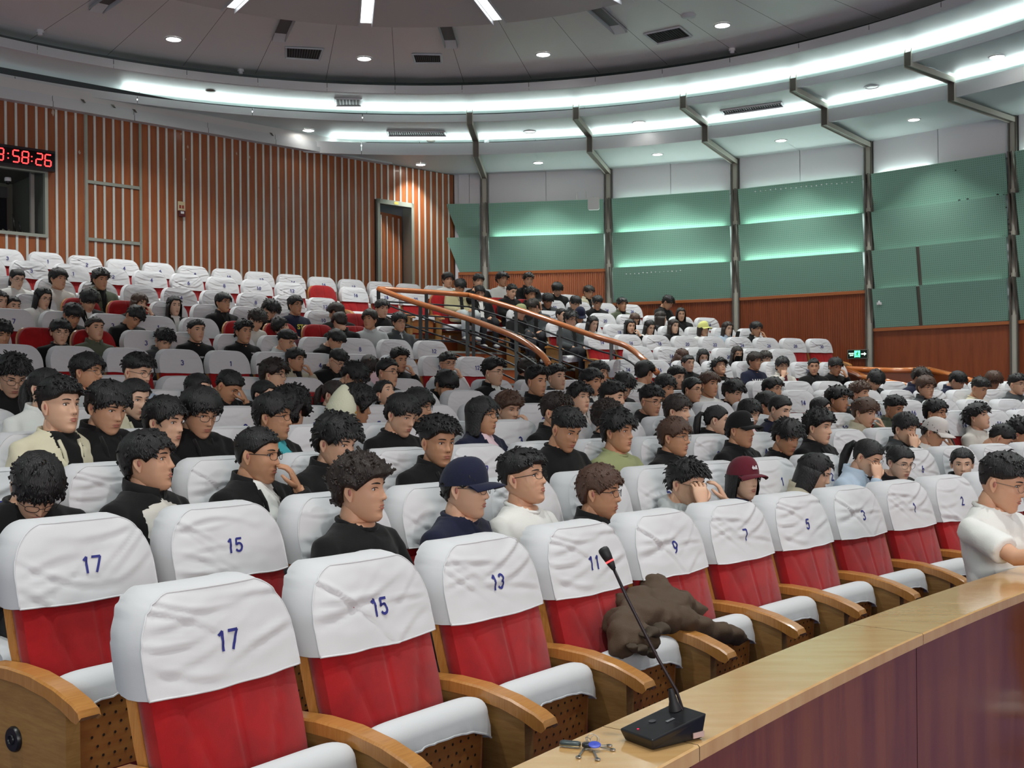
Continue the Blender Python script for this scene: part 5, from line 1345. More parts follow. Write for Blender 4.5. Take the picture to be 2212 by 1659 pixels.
def pony_arrays(kind, seed, near):
    m = MB(); sg = 10 if near else 6
    if kind == 'bun': m.ell((0, -.125, .055), (.034, .03, .034), 0, None, sg, sg - 3)
    else:
        m.tube([(0, -.095, .035), (0, -.135, .04), (0, -.155, .0), (.004, -.155, -.07), (.0, -.145, -.15), (.0, -.135, -.22)], [.018, .020, .030, .034, .026, .006], sg)
    return np.concatenate(m.v), m.f
def cap_arrays(near):
    m = MB(); nu, nv = (32, 9) if near else (18, 6); P = []
    for j in range(nv + 1):
        t = j / nv; row = []
        for a in np.linspace(-math.pi, math.pi, nu, endpoint=False):
            z0 = .034 - .030 * (abs(a) / math.pi) ** 1.2; th = t * math.pi / 2
            x = .088 * math.sin(a) * math.cos(th) ** .75; y = -.006 + (.108 if abs(a) > 1.57 else .104) * math.cos(a) * math.cos(th) ** .75
            row.append((x, y, z0 + (.138 - z0) * math.sin(th) + .012 * math.cos(a) * math.sin(2 * th) * .8))
        P.append(row)
    m.grid(P, 0, wrapv=True, flip=True); m.ell((0, -.004, .138), (.006, .006, .004), 0, None, 6, 4)
    brim = MB(); R = []
    for k, (off, dz) in enumerate(((0, .0), (.4, .001), (.8, -.004), (1, -.009), (1, -.013), (.8, -.008), (0, -.006))):
        row = []
        for a in np.linspace(-1.12, 1.12, 13):
            L = .078 * math.cos(a * .92) ** .55; bx = .088 * math.sin(a); by = -.006 + .104 * math.cos(a)
            row.append((bx * (1 + .10 * off), by + L * off, .038 - .012 * (abs(a) / 1.12) ** 1.3 * (1 - off) - .016 * (abs(a) / 1.12) ** 2 * off - .010 * (abs(bx) / .08) ** 2 * off + dz))
        R.append(row)
    brim.grid(R, 0)
    return (np.concatenate(m.v), m.f), (np.concatenate(brim.v), brim.f)
def beanie_arrays():
    m = MB(); P = []
    for r, z, dy in ((.094, .010, 0), (.098, .022, 0), (.097, .060, 0), (.092, .068, 0), (.086, .10, -.004), (.068, .145, -.012), (.044, .185, -.020), (.022, .212, -.028), (.003, .222, -.032)):
        P.append([(r * .93 * math.sin(a), -.006 + dy + r * 1.14 * math.cos(a), z) for a in np.linspace(0, 2 * math.pi, 40, endpoint=False)])
    m.grid(P, 0, wrapv=True); return np.concatenate(m.v), m.f

COLS = dict(k=(14, 13, 14), navy=(24, 28, 52), white=(224, 224, 220), grey=(120, 124, 128), dgrey=(62, 66, 68), cream=(206, 200, 174), olive=(86, 92, 74), khaki=(176, 168, 132), beige=(180, 172, 150), lblue=(184, 202, 220),
            maroon=(96, 28, 42), lgrey=(178, 184, 184), olivel=(150, 156, 112), brown=(70, 54, 44), yellow=(212, 206, 110), plaid=(36, 40, 66), pink=(226, 196, 204), coffee=(52, 36, 40), offw=(212, 208, 200), lyell=(226, 226, 140), red=(150, 26, 34), teal=(70, 170, 180))
def cloth(c): return mat('cloth_' + c, sr(*COLS[c]), .85, bump=(300, .15), spec=.25, sheen=.1)
HC = {'k': mat('hair_black', sr(20, 18, 19), .42, bump=(240, .5, (1, 1, .25)), spec=.45), 'b': mat('hair_dark_brown', sr(40, 30, 26), .42, bump=(240, .5, (1, 1, .25)), spec=.45), 'n': mat('hair_brown', sr(76, 52, 40), .42, bump=(240, .5, (1, 1, .25)), spec=.45)}
SKINS = [mat('skin_%d' % i, sr(*c), .48, sub=.06, bump=(500, .05), spec=.4) for i, c in enumerate(((206, 158, 128), (216, 172, 144), (194, 144, 112), (222, 182, 156)))]
M_EW = mat('eye_white', sr(212, 204, 200), .3); M_EYE = mat('eye_dark', sr(30, 22, 20), .3); M_LIP = mat('lip', sr(176, 106, 94), .45)
M_GL = {'d': mat('glasses_dark_frame', sr(24, 20, 22), .3), 's': mat('glasses_thin_metal', sr(140, 128, 118), .3, metal=.8)}
M_SHOE = mat('shoe_white_grey', sr(170, 170, 168), .6); M_TROU = mat('trousers_dark', sr(30, 31, 36), .85)

PEOPLE = []
def slot_mats(o, mats):
    for i, mt in enumerate(mats):
        if i < len(o.material_slots): o.material_slots[i].link = 'OBJECT'; o.material_slots[i].material = mt
def make_person(q):
    """q: dict with head world position, view yaw, pitch, roll, body direction, styles"""
    near = q['near']; sc = q.get('scale', 1.0)
    hw_ = Vector(q['head']); body = q['body']                      # body: world angle the chest faces
    Rb = Matrix.Rotation(body - math.pi / 2, 3, 'Z')
    Rh = Matrix.Rotation(q['yaw'] - body, 3, 'Z') @ Matrix.Rotation(q['roll'], 3, 'Y') @ Matrix.Rotation(-q['pitch'], 3, 'X')   # head in root-local axes
    piv = Vector((0, -.018, -.082)); scl = (.95 if q['female'] else 1.0) * sc
    fwd = max(0, math.sin(q['pitch'])) * .045
    headl0 = -(Rh @ piv) * scl                                       # head centre relative to the pivot
    nb = Vector((0, -.066, .912)) + Vector((0, fwd, -.02 * max(0, math.sin(q['pitch']))))   # pivot in root-local coordinates
    headl = nb + headl0
    root_w = hw_ - Rb @ headl
    rt = bpy.data.objects.new('person', None); COL.objects.link(rt); rt.location = root_w; rt.rotation_euler = (0, 0, body - math.pi / 2); rt.empty_display_size = .1
    A = np.array(Rh) * scl; t = np.array(headl)
    fx = .95 if q['female'] else 1.0
    hv, hf, hm = HEADS[near]; rg = random.Random(q['seed']); jx, jz = rg.uniform(.95, 1.06), rg.uniform(.97, 1.04)
    H = hv * np.array([jx * fx, 1, jz]); m = MB()
    m.add(H @ A.T + t, hf, hm)
    nr = (.046 if q['female'] else .0535) * (1 + rg.uniform(-.04, .06))
    top = Vector(headl) + Rh @ Vector((0, -.022, -.035)) * scl; mid = Vector(headl) + Rh @ Vector((0, -.036, -.092)) * scl; base = Vector((0, -.082, .80)); b2 = Vector((0, -.078, .875))
    pts = [base, Vector((0, -.080, .845)), b2, (b2 * .5 + mid * .5), mid, top]
    m.tube(pts, [nr * 1.9, nr * 1.30, nr * 1.07, nr, nr * 1.0, nr * .92], 16 if near else 10, SK)
    P = pose(q['pose']); short = q['garm'] in ('tee', 'polo')
    chest = [[(hx * .94 * math.cos(a), yc + ry * .93 * math.sin(a), z) for a in [2 * math.pi * i / 12 for i in range(12)]] for z, yc, hx, ry in TORSO]
    m.grid(chest, SK, wrapv=True)
    for s, k in ((1, 'R'), (-1, 'L')):
        sh = Vector((s * SH[0], SH[1], SH[2])); el, wr_ = Vector(P[k][0]), Vector(P[k][1]); d = Vector(P[k][2]).normalized()
        m.tube([sh, (sh + el) / 2, el, (el + wr_) / 2, wr_], [.046, .042, .036, .033, .024], 10 if near else 7, SK)
        # hand frame: y along d, palm (-z) towards the face or the lap
        zdir = Vector((s * .5, .75, .2)) if P[k][1][2] > .7 else Vector((0, 0, 1))
        if q['pose'] == 'cross': zdir = Vector((0, 1, .2))
        xdir = d.cross(zdir).normalized(); zdir = xdir.cross(d)
        Mh = np.array([[xdir[i], d[i], zdir[i]] for i in range(3)]) * (.92 if q['female'] else 1.0)
        cu = .6 if P[k][1][2] > .7 else .25
        if q['pose'] in ('chinr', 'chinl') and P[k][1][2] > .7: cu = 1.0
        V, Fh = HANDS[(cu, near)]; V = V * np.array([-s, 1, 1]); m.add(V @ Mh.T + np.array(wr_), Fh, SK)
    sk = q['skin']; lipm = M_LIP
    me = m.mesh('body', [SKINS[sk], M_EW, M_EYE, M_LIP], True); bo = link('body', me, rt)
    # hair / headwear
    hair = q['hair']; base_style = {'pony': 'slick', 'bun': 'slick', 'cap': 'short', 'capw': 'bob', 'beanie': 'short', 'wavy': 'long'}.get(hair, hair)
    V, Fc = hair_arrays(base_style, q['seed'], near, q.get('part', 0)); m = MB(); 
    if hair in ('cap', 'capw', 'beanie'): V = V.copy(); k_ = V[:, 2] > .03; V[k_] = (V[k_] - np.array([0, -.005, 0])) * np.array([.84, .86, .85]) + np.array([0, -.005, 0])
    m.add((V * np.array([jx * fx, 1, jz])) @ A.T + t, Fc)
    if hair in ('pony', 'bun'): V, Fc = pony_arrays(hair, q['seed'], near); m.add(V @ A.T + t, Fc)
    m.build('hair', HC[q['hcol']], rt)
    if hair in ('cap', 'capw'):
        (V, Fc), (V2, F2) = cap_arrays(near); cm = cloth('k' if q['cap'] == 'k' else q['cap'])
        m = MB(); m.add(V @ A.T + t, Fc); c_ = m.build('cap', cm, rt)
        m = MB(); m.add(V2 @ A.T + t, F2); m.build('brim', cm, c_)
        if q.get('captext'):
            tv, tf = text_arrays(q['captext'], .030, .03, .2); U = []
            for x_, y_, _ in tv:
                an = x_ / .104; zz = .075 + y_; U.append((.0885 * math.sin(an) * .93, -.002 + .1065 * math.cos(an) * (.965 - (zz - .07) * 2.2), zz))
            m = MB(); m.add(np.array(U) @ A.T + t, tf); m.build('lettering', M_WHITE, c_, smooth=False)
    if hair == 'beanie':
        V, Fc = beanie_arrays(); m = MB(); m.add(V @ A.T + t, Fc); c_ = m.build('beanie', cloth('lyell2') if False else mat('cream_knit', sr(226, 226, 200), .9, bump=(180, .6, (1, 1, .3))), rt)
        m = MB(); m.add((np.array([(-.012, .099, .045), (.012, .099, .045), (.006, .100, .062), (0, .100, .066), (-.006, .100, .062)]) * np.array([1, 1.12, 1])) @ A.T + t, [(0, 1, 2, 3, 4)]); m.build('orange_patch', mat('orange_patch', sr(222, 160, 60), .7), c_, smooth=False)
    if q.get('gl'):
        V, Fc = GLV[q['gl'] == 's']; m = MB(); m.add((V * np.array([jx * fx, 1, jz])) @ A.T + t, Fc); m.build('glasses', M_GL[q['gl']], rt)
    if q.get('mask'):
        m = MB(); Pm = [[(x_ * 1.0, front_y(min(abs(x_), .055), z_) + .007 - (abs(x_) / .06) ** 2 * .004, z_) for x_ in np.linspace(-.058 + .012 * abs(z_ + .045) / .04, .058 - .012 * abs(z_ + .045) / .04, 11)] for z_ in np.linspace(-.112, -.008, 8)]
        m.grid(Pm); V = np.concatenate(m.v); m2 = MB(); m2.add(V @ A.T + t, m.f); m2.build('face_mask', cloth('k') if q['mask'] == 'k' else M_WHITE, rt)
    # clothes
    g = link('upper_garment', garment_mesh(q['garm'], q['pose'], not near), rt)
    slot_mats(g, [cloth(q['gcol']), cloth(q['inner']), SKINS[sk], cloth(q['gcol'])])
    c_ = link('collar', collar_mesh(q['garm']), rt); slot_mats(c_, [cloth(q.get('ccol') or q['gcol'])])
    tr = link('trousers', LEGS, rt); slot_mats(tr, [cloth(q['tcol']) if q.get('tcol') else M_TROU]); s_ = link('shoes', SHOES, rt); slot_mats(s_, [M_SHOE])
    if q.get('print'):
        txt, size, colr, x0, z0 = q['print']; m = MB()
        for li, line in enumerate(txt.split('|')):
            tv, tf = text_arrays(line, size, .03); U = []
            for x_, y_, _ in tv:
                X = -x_ + x0; Z = y_ + z0 - li * size * 1.15; yc, hx, ry = [np.interp(Z, [r_[0] for r_ in TORSO], [r_[k] for r_ in TORSO]) for k in (1, 2, 3)]
                U.append((X, yc + (ry + .030) * math.sqrt(max(.1, 1 - (X / (hx + .02)) ** 2)), Z))
            m.add(U, tf)
        m.build('print', mat('print_' + colr, sr(*{'white': (220, 220, 220), 'yellow': (214, 208, 84), 'grey': (70, 70, 74), 'blue': (80, 96, 160)}[colr]), .7), rt, smooth=False)
    if q.get('phone'):
        ph = thing('mobile_phone', 'dark mobile phone held up by the woman in light blue', 'phone', (0, 0, 0)); mw = Matrix.Translation(root_w) @ Matrix.Rotation(body - math.pi / 2, 4, 'Z')
        m = MB(); rbox(m, (0, 0, 0), (.038, .004, .075), .01); me = m.mesh('case', M_BLACK, False); link('case', me, ph)
        m = MB(); rbox(m, (0, -.0045, 0), (.034, .0005, .070), .008); link('screen', m.mesh('screen', mat('phone_screen', sr(40, 44, 60), .1), False), ph)
        ph.matrix_world = mw @ Matrix.Translation((.03, .31, .86)) @ Matrix.Rotation(-.4, 4, 'X')
    q['obj'] = rt; return rt
# x y row psi pitch hair hcol sex garment colour inner glasses pose [key=value ...]    (row 0 = let the height decide)
LIST = '''
75 1055 3 15 50 fringe k m tee k k d lap
318 1000 3 68 -6 fringe k m sport k offw - lap print=sport
555 985 3 62 4 crew k m jacket k white d cheekl hood=1
725 960 3 50 12 fluffy k m jacket k k - lap
776 1062 2 62 -2 curly b m tee k k - lap
945 958 3 35 6 quiff k m jacket k k - lap
1002 1058 2 66 2 cap k m sweat navy k s lap cap=navy
1128 1036 2 64 -10 fade k m tee white white d lap
1292 1066 2 70 2 fringe n m jacket k k d lap
1480 1046 2 52 10 spiky k m hoodie lgrey pink s eyes
1603 1036 2 42 0 capw k f shirt plaid k - lap cap=maroon,captext=Bob
1757 1022 2 82 22 long k f jacket beige coffee - lap
1872 988 2 58 26 pony k f shirt lblue k s chinr
1942 1000 2 38 16 bun k f hoodie k k s lap
2076 1003 2 4 8 pony k f jacket dgrey yellow - lap
130 880 4 40 -2 fade k m robe cream k - lap
232 882 4 38 18 fringe k m jacket k k - lap
291 862 5 35 14 slick k f jacket cream k - lap
356 915 4 52 5 fringe k m tee k k - lap
432 893 4 34 20 bowl k m jacket k k d lap
590 903 4 66 2 fringe k m jacket k teal d lap
628 890 5 140 0 afro k m jacket k k - lap
734 900 5 60 12 beanie k m jacket k k - lap roll=-.25
768 882 5 100 5 afro k m jacket k k - lap
867 898 4 46 20 fringe k m tee k k - lap
903 880 5 70 8 bowl k m jacket k k d lap
1042 900 4 64 0 bob k m jacket navy pink d lap
1098 885 5 38 12 curly n m jacket k k - chinl
1200 893 4 58 6 quiff b m jacket k k - lap
1221 930 3 42 22 fade k m tee k k - lap
1252 862 5 42 -4 fluffy k m shirt white white - chinl
1313 905 4 80 4 curly b m tee k k - lap
1334 935 3 56 0 fluffy k m tee olivel k - lap
1323 862 5 66 2 fade k m tee navy k - lap
1406 868 5 46 10 fade k m hoodie k k s lap
1456 946 3 66 2 fringe n m jacket k k s lap
1463 890 4 66 4 fringe b m jacket k k - lap
1547 908 4 86 8 pony k f jacket k k - lap
1598 930 3 60 0 cap k m jacket k k - lap cap=k,captext=LOS
1618 893 4 50 20 bob k f jacket k pink - lap
1684 885 4 54 18 slick k f sweat navy k - lap
1698 946 3 48 20 fluffy k m tee k k - lap
1768 925 3 60 4 curly k m jacket k k - lap
1772 885 5 84 6 slick k f jacket k k s lap
1811 865 5 58 2 fluffy k m tee dgrey k - cheekl
1868 892 4 54 14 bowl n m shirt cream cream - chinl
1858 852 6 60 0 curly n m tee k k - lap
1931 884 5 52 12 fade k m jacket olive k - lap
1954 928 3 50 12 fringe k m jacket dgrey k - cheekr
2016 935 3 72 22 cap k m tee white white - chinl cap=grey2
2020 893 4 62 4 fringe k m jacket k k d lap
2112 903 4 66 -14 fluffy k m hoodie offw offw - lap
2160 948 3 88 38 crew k m tee white white - lap
2203 940 3 80 8 curly k m jacket k k - lap
28 812 6 18 32 spiky k m tee k k d lap
100 842 5 46 2 pony k f shirt white k d lap
190 805 6 58 2 fringe k m tee lgrey k s lap
298 806 6 48 12 fade k m shirt lblue white s lap
428 843 6 48 8 slick k f jacket k k s cheekl
494 835 6 55 36 crew k m jacket k k - chinl
592 812 7 66 2 fluffy b m jacket khaki k d lap
571 855 6 52 6 slick k f jacket k k - lap
640 778 8 50 4 fringe k m jacket beige k - chinl
729 780 8 50 36 fade k m jacket k k d lap
765 815 7 56 42 fluffy k m jacket k red d lap
722 855 6 54 16 pony b f jacket k k - lap
797 792 8 10 62 bowl b f sweat pink k - lap
838 806 7 56 0 crew k m jacket k k d lap
864 780 8 34 4 quiff k m sweat k k - chinl
832 852 6 46 -22 slick k f jacket k k - lap
968 787 8 32 4 fade k m sweat white white d chinl
963 832 7 38 36 bowl k m jacket k k - cheekr
1067 806 7 56 2 quiff k m jacket k white s lap
1140 798 8 110 6 fluffy b m jacket k k - lap
1160 826 6 44 2 quiff k m polo k k - lap
1203 818 7 44 -6 fade k m jacket dgrey white - lap
1294 808 7 54 2 fringe k m jacket white white s lap
1278 826 6 52 6 fringe k m jacket dgrey white - lap
1345 836 6 40 36 fade k m jacket k k s lap
1394 806 7 140 6 fringe k m tee white white - lap
1437 840 6 46 12 fringe k m jacket k k - lap
1462 818 7 42 4 fade k m jacket k k - lap
1496 843 6 56 4 slick k m jacket k k s lap
1532 832 6 48 0 fringe n m sweat white white - lap
1584 850 6 50 16 fluffy k m jacket k k - lap
1670 842 6 54 2 fringe k m jacket white k s lap
1657 878 5 70 4 bowl k m jacket k k - lap
1488 786 8 34 2 slick k f hoodie k white - lap
1556 795 8 26 -24 fluffy k m jacket coffee k s lap
1632 781 8 44 4 bowl b m tee navy lgrey - lap print=wave
1691 792 8 20 6 bowl k m jacket offw maroon s chinr
1759 793 8 6 4 crew k m jacket k k - lap
1806 793 8 34 16 fringe k m sweat k k - chinl
1891 822 7 40 48 fringe k m jacket k offw - lap
2001 838 6 40 6 bowl n m jacket dgrey k d lap
1990 818 7 60 30 curly b m jacket navy k - lap
2068 824 7 66 34 fringe k m jacket navy k - lap
2116 840 6 54 22 fade k m tee cream k - lap
2145 824 7 50 34 bowl n m jacket k k s lap
2198 832 6 50 2 fade k m hoodie dgrey k s lap
1474 771 9 56 32 long n f jacket navy k - lap
1520 772 9 18 20 long k f jacket k k - lap mask=w
1594 765 9 26 14 long b f jacket k k - lap mask=k
1655 776 9 40 14 fringe b f jacket k k - lap
1283 700 11 36 16 long k f sweat white k - lap
1364 706 11 24 4 long k f jacket k k - chinl
1406 708 11 34 20 long k f sweat white k - lap
1458 706 11 38 4 long b f jacket k k - lap
1522 711 11 48 4 capw b f sweat white k - lap cap=lyell
1574 711 11 36 10 long b f shirt lblue lgrey - phone phone=1
1636 712 11 44 8 fringe k m jacket k white - cheekl
1236 692 11 36 4 fluffy k m jacket dgrey k d lap
1256 680 12 14 34 cap k m shirt dgrey white - lap cap=navy
1216 682 12 46 2 slick k f jacket k white d lap
1127 675 12 50 14 cap k m jacket k k d lap cap=olivel
1156 664 12 -50 30 bowl b m jacket dgrey k - lap
1187 650 13 14 34 fringe k m jacket dgrey k - lap
1246 656 13 30 30 fringe k m shirt dgrey k - lap
1294 655 13 14 20 fringe k m hoodie k k s lap
1347 659 13 30 2 fringe k m jacket olive k - lap
1374 692 12 24 34 long n f jacket k k - lap
1446 654 13 70 34 fringe k m tee k k - lap
1431 688 12 110 4 long b f jacket k k - lap
1474 680 12 12 6 long k f jacket k k - lap
972 606 14 22 2 bowl k m sweat white white - lap
998 620 13 20 36 fringe k m jacket khaki k - lap tcol=lgrey
1038 609 14 22 6 fringe k m jacket k k - lap
1040 634 13 10 14 fringe k m jacket k white - headr
1090 605 14 32 0 fluffy k m tee white white - lap
1109 630 13 40 20 crew k m jacket k k - lap
1146 606 14 16 6 spiky b m jacket k k - lap
1150 638 13 34 6 fluffy k m jacket k k - phone
1208 626 14 8 32 bowl k m hoodie k k - lap
1276 632 14 38 18 fringe b m jacket cream k - lap
42 603 12 22 18 pony k f sweat white white d lap
97 645 11 34 16 long k f jacket white offw s lap
131 604 12 38 2 bowl k m sweat offw white - lap print=script
222 606 12 30 4 curly k m jacket olive k - lap
30 665 11 32 0 crew k m jacket k grey - lap
196 650 11 20 38 bowl k m jacket k white - lap
160 682 10 26 34 fringe k m jacket k k - lap
133 718 9 14 12 fringe k m tee k k s lap
208 712 9 30 -4 crew b m shirt olive olive - lap
293 686 10 36 42 fringe k m tee k k - lap roll=-.25,print=art
305 655 11 40 14 bob n f sweat k white - cheekl
380 662 11 24 2 long k f jacket k white - lap
486 655 11 40 0 fringe k m jacket k k s lap
357 736 9 26 36 spiky k m shirt dgrey k - lap
427 715 9 30 2 crew k m tee k k - lap print=mark
529 718 9 34 2 spiky k m tee k k - lap print=flower
586 670 11 60 42 fluffy k m jacket k k s lap
557 692 10 50 34 fluffy b m shirt offw offw - lap
642 661 11 38 0 fringe k m sweat navy k s lap print=sta
611 708 10 30 10 fringe k m jacket maroon k - lap roll=.7
620 738 9 56 22 fade k m hoodie lgrey k - cheekl
729 676 11 -120 10 bowl b m jacket k k - lap
737 697 10 -150 20 fringe b m jacket k k - lap
727 735 9 56 38 fringe k m hoodie k k - lap
802 692 10 -28 -4 bowl b m polo lgrey lgrey - lap
829 668 11 28 6 fringe k m sweat k k - lap
866 697 10 26 4 bowl k m shirt dgrey lgrey d lap
6 722 9 20 20 fringe k m jacket k k - lap
3 652 11 30 10 long k f jacket k k - lap
'''
COLS['grey2'] = (206, 200, 196)
def parse(line):
    t = line.split(); q = dict(x=float(t[0]), y=float(t[1]), row=int(t[2]) - 1, psi=math.radians(float(t[3])), pitch=math.radians(float(t[4])), hair=t[5], hcol=t[6], female=t[7] == 'f', garm=t[8], gcol=t[9], inner=t[10], gl=None if t[11] == '-' else t[11], pose=t[12], roll=0.0)
    for kv in (t[13].split(',') if len(t) > 13 else []):
        k, v = kv.split('='); q[k] = v
    q['roll'] = float(q['roll'])
    return q
PRINTS = {'sport': ('o|URER', .030, 'grey', .05, .74), 'wave': ('WAVIN|AVE', .082, 'white', -.01, .70), 'sta': ('STA', .095, 'yellow', -.03, .70), 'script': ('smile', .035, 'grey', -.06, .72), 'art': ('ART', .06, 'white', -.03, .66), 'mark': ('~w~', .05, 'white', 0, .70), 'flower': ('*%*|*&', .05, 'white', -.07, .74)}
def circ_head(x, y, row, back):
    p = on_circle(x, y, C0, ROW_R[row] - back); return p
prow = {}
for li, line in enumerate(LIST.strip().splitlines()):
    q = parse(line); r = q['row']
    pth = q['pitch']; back = .20 + max(0, math.sin(pth)) * .10
    p = circ_head(q['x'], q['y'], r, back); a = polar_a(p); fz = floor_z(r, a) if r else 0.0
    h = p.z - fz
    q['h'] = h; q['head'] = p
    s = nearest_seat(r, q['x'] - 6)
    if s is not None and abs(s['px'][0] - q['x']) < F_PX / p.y * .42: s['occ'] = True
    seatn = math.atan2(C0[1] - p.y, C0[0] - p.x)
    cam_dir = math.atan2(-p.y, -p.x); q['yaw'] = cam_dir + q['psi']
    dy = (q['yaw'] - seatn + math.pi) % (2 * math.pi) - math.pi
    q['body'] = seatn + max(-.6, min(.6, dy * .45)); q['near'] = p.y < 9.5; q['scale'] = 1.03 if q['near'] else 1.10; q['seed'] = li * 7 + 3; q['skin'] = (li * 5 + 1) % 3 if not q['female'] else (3 if li % 3 else 1)
    if q.get('print'): q['print'] = PRINTS[q['print']]
    if q.get('mask'): pass
    prow.setdefault(r, []).append(q); PEOPLE.append(q)
# the man in the white T-shirt leaning over the desk at the right
p = at_depth(2163, 1046, 4.95)
W_ = dict(x=2163, y=1046, row=0, psi=math.radians(68), pitch=.22, hair='fade', hcol='k', female=False, garm='tee', gcol='white', inner='white', gl='s', pose='desk', roll=0.0, head=p, h=p.z, near=True, seed=991, skin=0, scale=1.0, special=1)
W_['yaw'] = math.atan2(-p.y, -p.x) + W_['psi']; W_['body'] = W_['yaw'] - .1; W_['print'] = ('|||Y|', .05, 'blue', -.06, .80)
PEOPLE.append(W_)
st = thing('stool', 'low stool under the man in the white T-shirt behind the desk', 'stool', (p.x, p.y, 0))
m = MB(); m.lathe([(.001, .40), (.17, .40), (.18, .38), (.17, .35), (.001, .35)], 20); m.build('seat', M_BLACK, st)
for k in range(4):
    a = math.pi / 4 + k * math.pi / 2; m = MB(); m.tube([(.12 * math.cos(a), .12 * math.sin(a), .36), (.16 * math.cos(a), .16 * math.sin(a), 0)], .014, 6); m.build('leg', M_BMETAL, st)
HN = {'short': 'short black hair', 'crew': 'cropped hair', 'fringe': 'straight fringe', 'bowl': 'bowl-cut hair', 'quiff': 'swept-up quiff', 'fade': 'faded sides', 'fluffy': 'fluffy hair', 'spiky': 'spiky hair', 'curly': 'curly hair', 'afro': 'bushy curls', 'slick': 'smoothed-back hair', 'bob': 'chin-length hair', 'long': 'long loose hair',
      'pony': 'tied-back hair', 'bun': 'hair in a bun', 'cap': 'cap', 'capw': 'cap', 'beanie': 'cream beanie'}
GN = {'tee': 'T-shirt', 'polo': 'polo shirt', 'sweat': 'sweatshirt', 'jacket': 'jacket', 'hoodie': 'hoodie', 'shirt': 'shirt', 'sport': 'sports top', 'robe': 'open jacket'}
CN = dict(k='black', navy='navy', white='white', grey='grey', dgrey='dark grey', cream='cream', olive='olive', khaki='khaki', beige='beige', lblue='light blue', maroon='maroon', lgrey='light grey', olivel='pale olive', brown='brown', yellow='yellow', plaid='plaid', pink='pale pink', coffee='dark brown', offw='off-white', lyell='pale yellow', grey2='pale grey')
used = {}
for r, L_ in prow.items():
    L_.sort(key=lambda q: q['x'])
    for k, q in enumerate(L_): q['ord'] = k
def base_label(q):
    hd = HN[q['hair']]
    if q['hair'] in ('cap', 'capw'): hd = CN.get(q.get('cap', 'k'), 'black') + ' cap'
    elif q['hcol'] == 'n' : hd = 'brown ' + hd.replace('straight ', '').replace('long loose', 'long')
    s = '%s in %s %s with %s' % ('woman' if q['female'] else 'man', CN[q['gcol']], GN[q['garm']], hd)
    if q.get('mask'): s += ' and ' + ('white' if q['mask'] == 'w' else 'black') + ' mask'
    elif q['gl']: s += ' and glasses'
    return s
cnt = {}
for q in PEOPLE: cnt[(base_label(q))] = cnt.get(base_label(q), 0) + 1
for q in PEOPLE:
    o = make_person(q); b = base_label(q)
    if q.get('special'): lb = 'man in white T-shirt leaning over the desk beside seat number 2'
    elif cnt[b] == 1: lb = b + ', %s row' % rown[q['row']]
    else: lb = b + ', %s in the %s row' % (ord_[q['ord']], rown[q['row']])
    if len(lb.split()) > 16: lb = lb.replace(' in the ', ' in ').replace(' and glasses', ', glasses')
    tag(o, lb, 'person', 'audience seated in the hall')
    if not (.70 < q['h'] < 1.25): print('HEIGHT', q['x'], q['y'], q['row'] + 1, round(q['h'], 2))
# ---- instantiate the seats (after people have claimed theirs)
def make_seat(s, first=None):
    r, n = s['row'], s['num']; up = not s.get('occ'); cov = None if s.get('bare') else ((r * 31 + n * 7) % 6 if r < 3 else 6 + (r * 5 + n * 3) % 4 if (r + n) % 3 else (r + n * 5) % 6)
    rt = bpy.data.objects.new('auditorium_seat', None); COL.objects.link(rt); rt.location = s['pos']; rt.rotation_euler = (0, 0, s['rz']); rt.empty_display_size = .1
    link('backrest', back_me, rt); link('back_shell', shell_me, rt)
    if cov is not None:
        c = link('headrest_cover', cover_me[cov], rt)
        key = (str(n), cov, r > 2)
        if key not in _dig: _dig[key] = dig_mesh(str(n), cov, r > 2)
        link('number', _dig[key], c)
    pc_, pb_, pp_, ph_ = PAN[up]
    if s['px'][1] > 560:
        link('seat_cushion', pb_, rt); link('seat_cover', pc_, rt)
        pf = link('perforated_board', pp_, rt)
        if ph_ and s['pos'][1] < 9: h = link('holes', ph_, pf); h['kind'] = 'stuff'
    sides = [-.285]
    nxt = [q for q in SEATS if q['row'] == r and 0 < (s['ang'] - q['ang']) * ROW_R[r] < SW * 1.2]
    prv = [q for q in SEATS if q['row'] == r and 0 < (q['ang'] - s['ang']) * ROW_R[r] < SW * 1.2]
    # local -x is towards larger px (viewer's right); every seat owns the arm on that side
    sides = [-.285] + ([.285] if not prv else [])
    for sd in sides:
        a = link('armrest', ARM, rt); a.location = (sd, 0, 0)
        b = link('side_panel', SIDE, rt); b.location = (sd, 0, 0)
        end = (sd > 0) or not nxt
        if end:
            d = link('hinge_cap', disc_me, b); d.rotation_euler = (0, math.pi / 2 if sd > 0 else -math.pi / 2, 0); d.location = (.022 if sd > 0 else -.022, .12, .43)
    s['obj'] = rt
    return rt
NUMW = {n: w for n, w in zip(range(1, 31), 'one two three four five six seven eight nine ten eleven twelve thirteen fourteen fifteen sixteen seventeen eighteen nineteen twenty twenty-one twenty-two twenty-three twenty-four twenty-five twenty-six twenty-seven twenty-eight twenty-nine thirty'.split())}
for r in range(14):
    L_ = sorted([s for s in SEATS if s['row'] == r], key=lambda s: s['px'][0])
    for k, s in enumerate(L_):
        o = make_seat(s)
        kind = 'bare red seat without cover' if s.get('bare') else 'white-covered red seat'
        if (r, s['num']) in READ and not s.get('bare'): lb = '%s printed with the number %s, %s row' % (kind, NUMW[s['num']], rown[r])
        else: lb = '%s, %s from the left in the %s row' % (kind, ord_[k] if k < 30 else 'last', rown[r])
        tag(o, lb, 'seat', 'auditorium seats in curved rows')

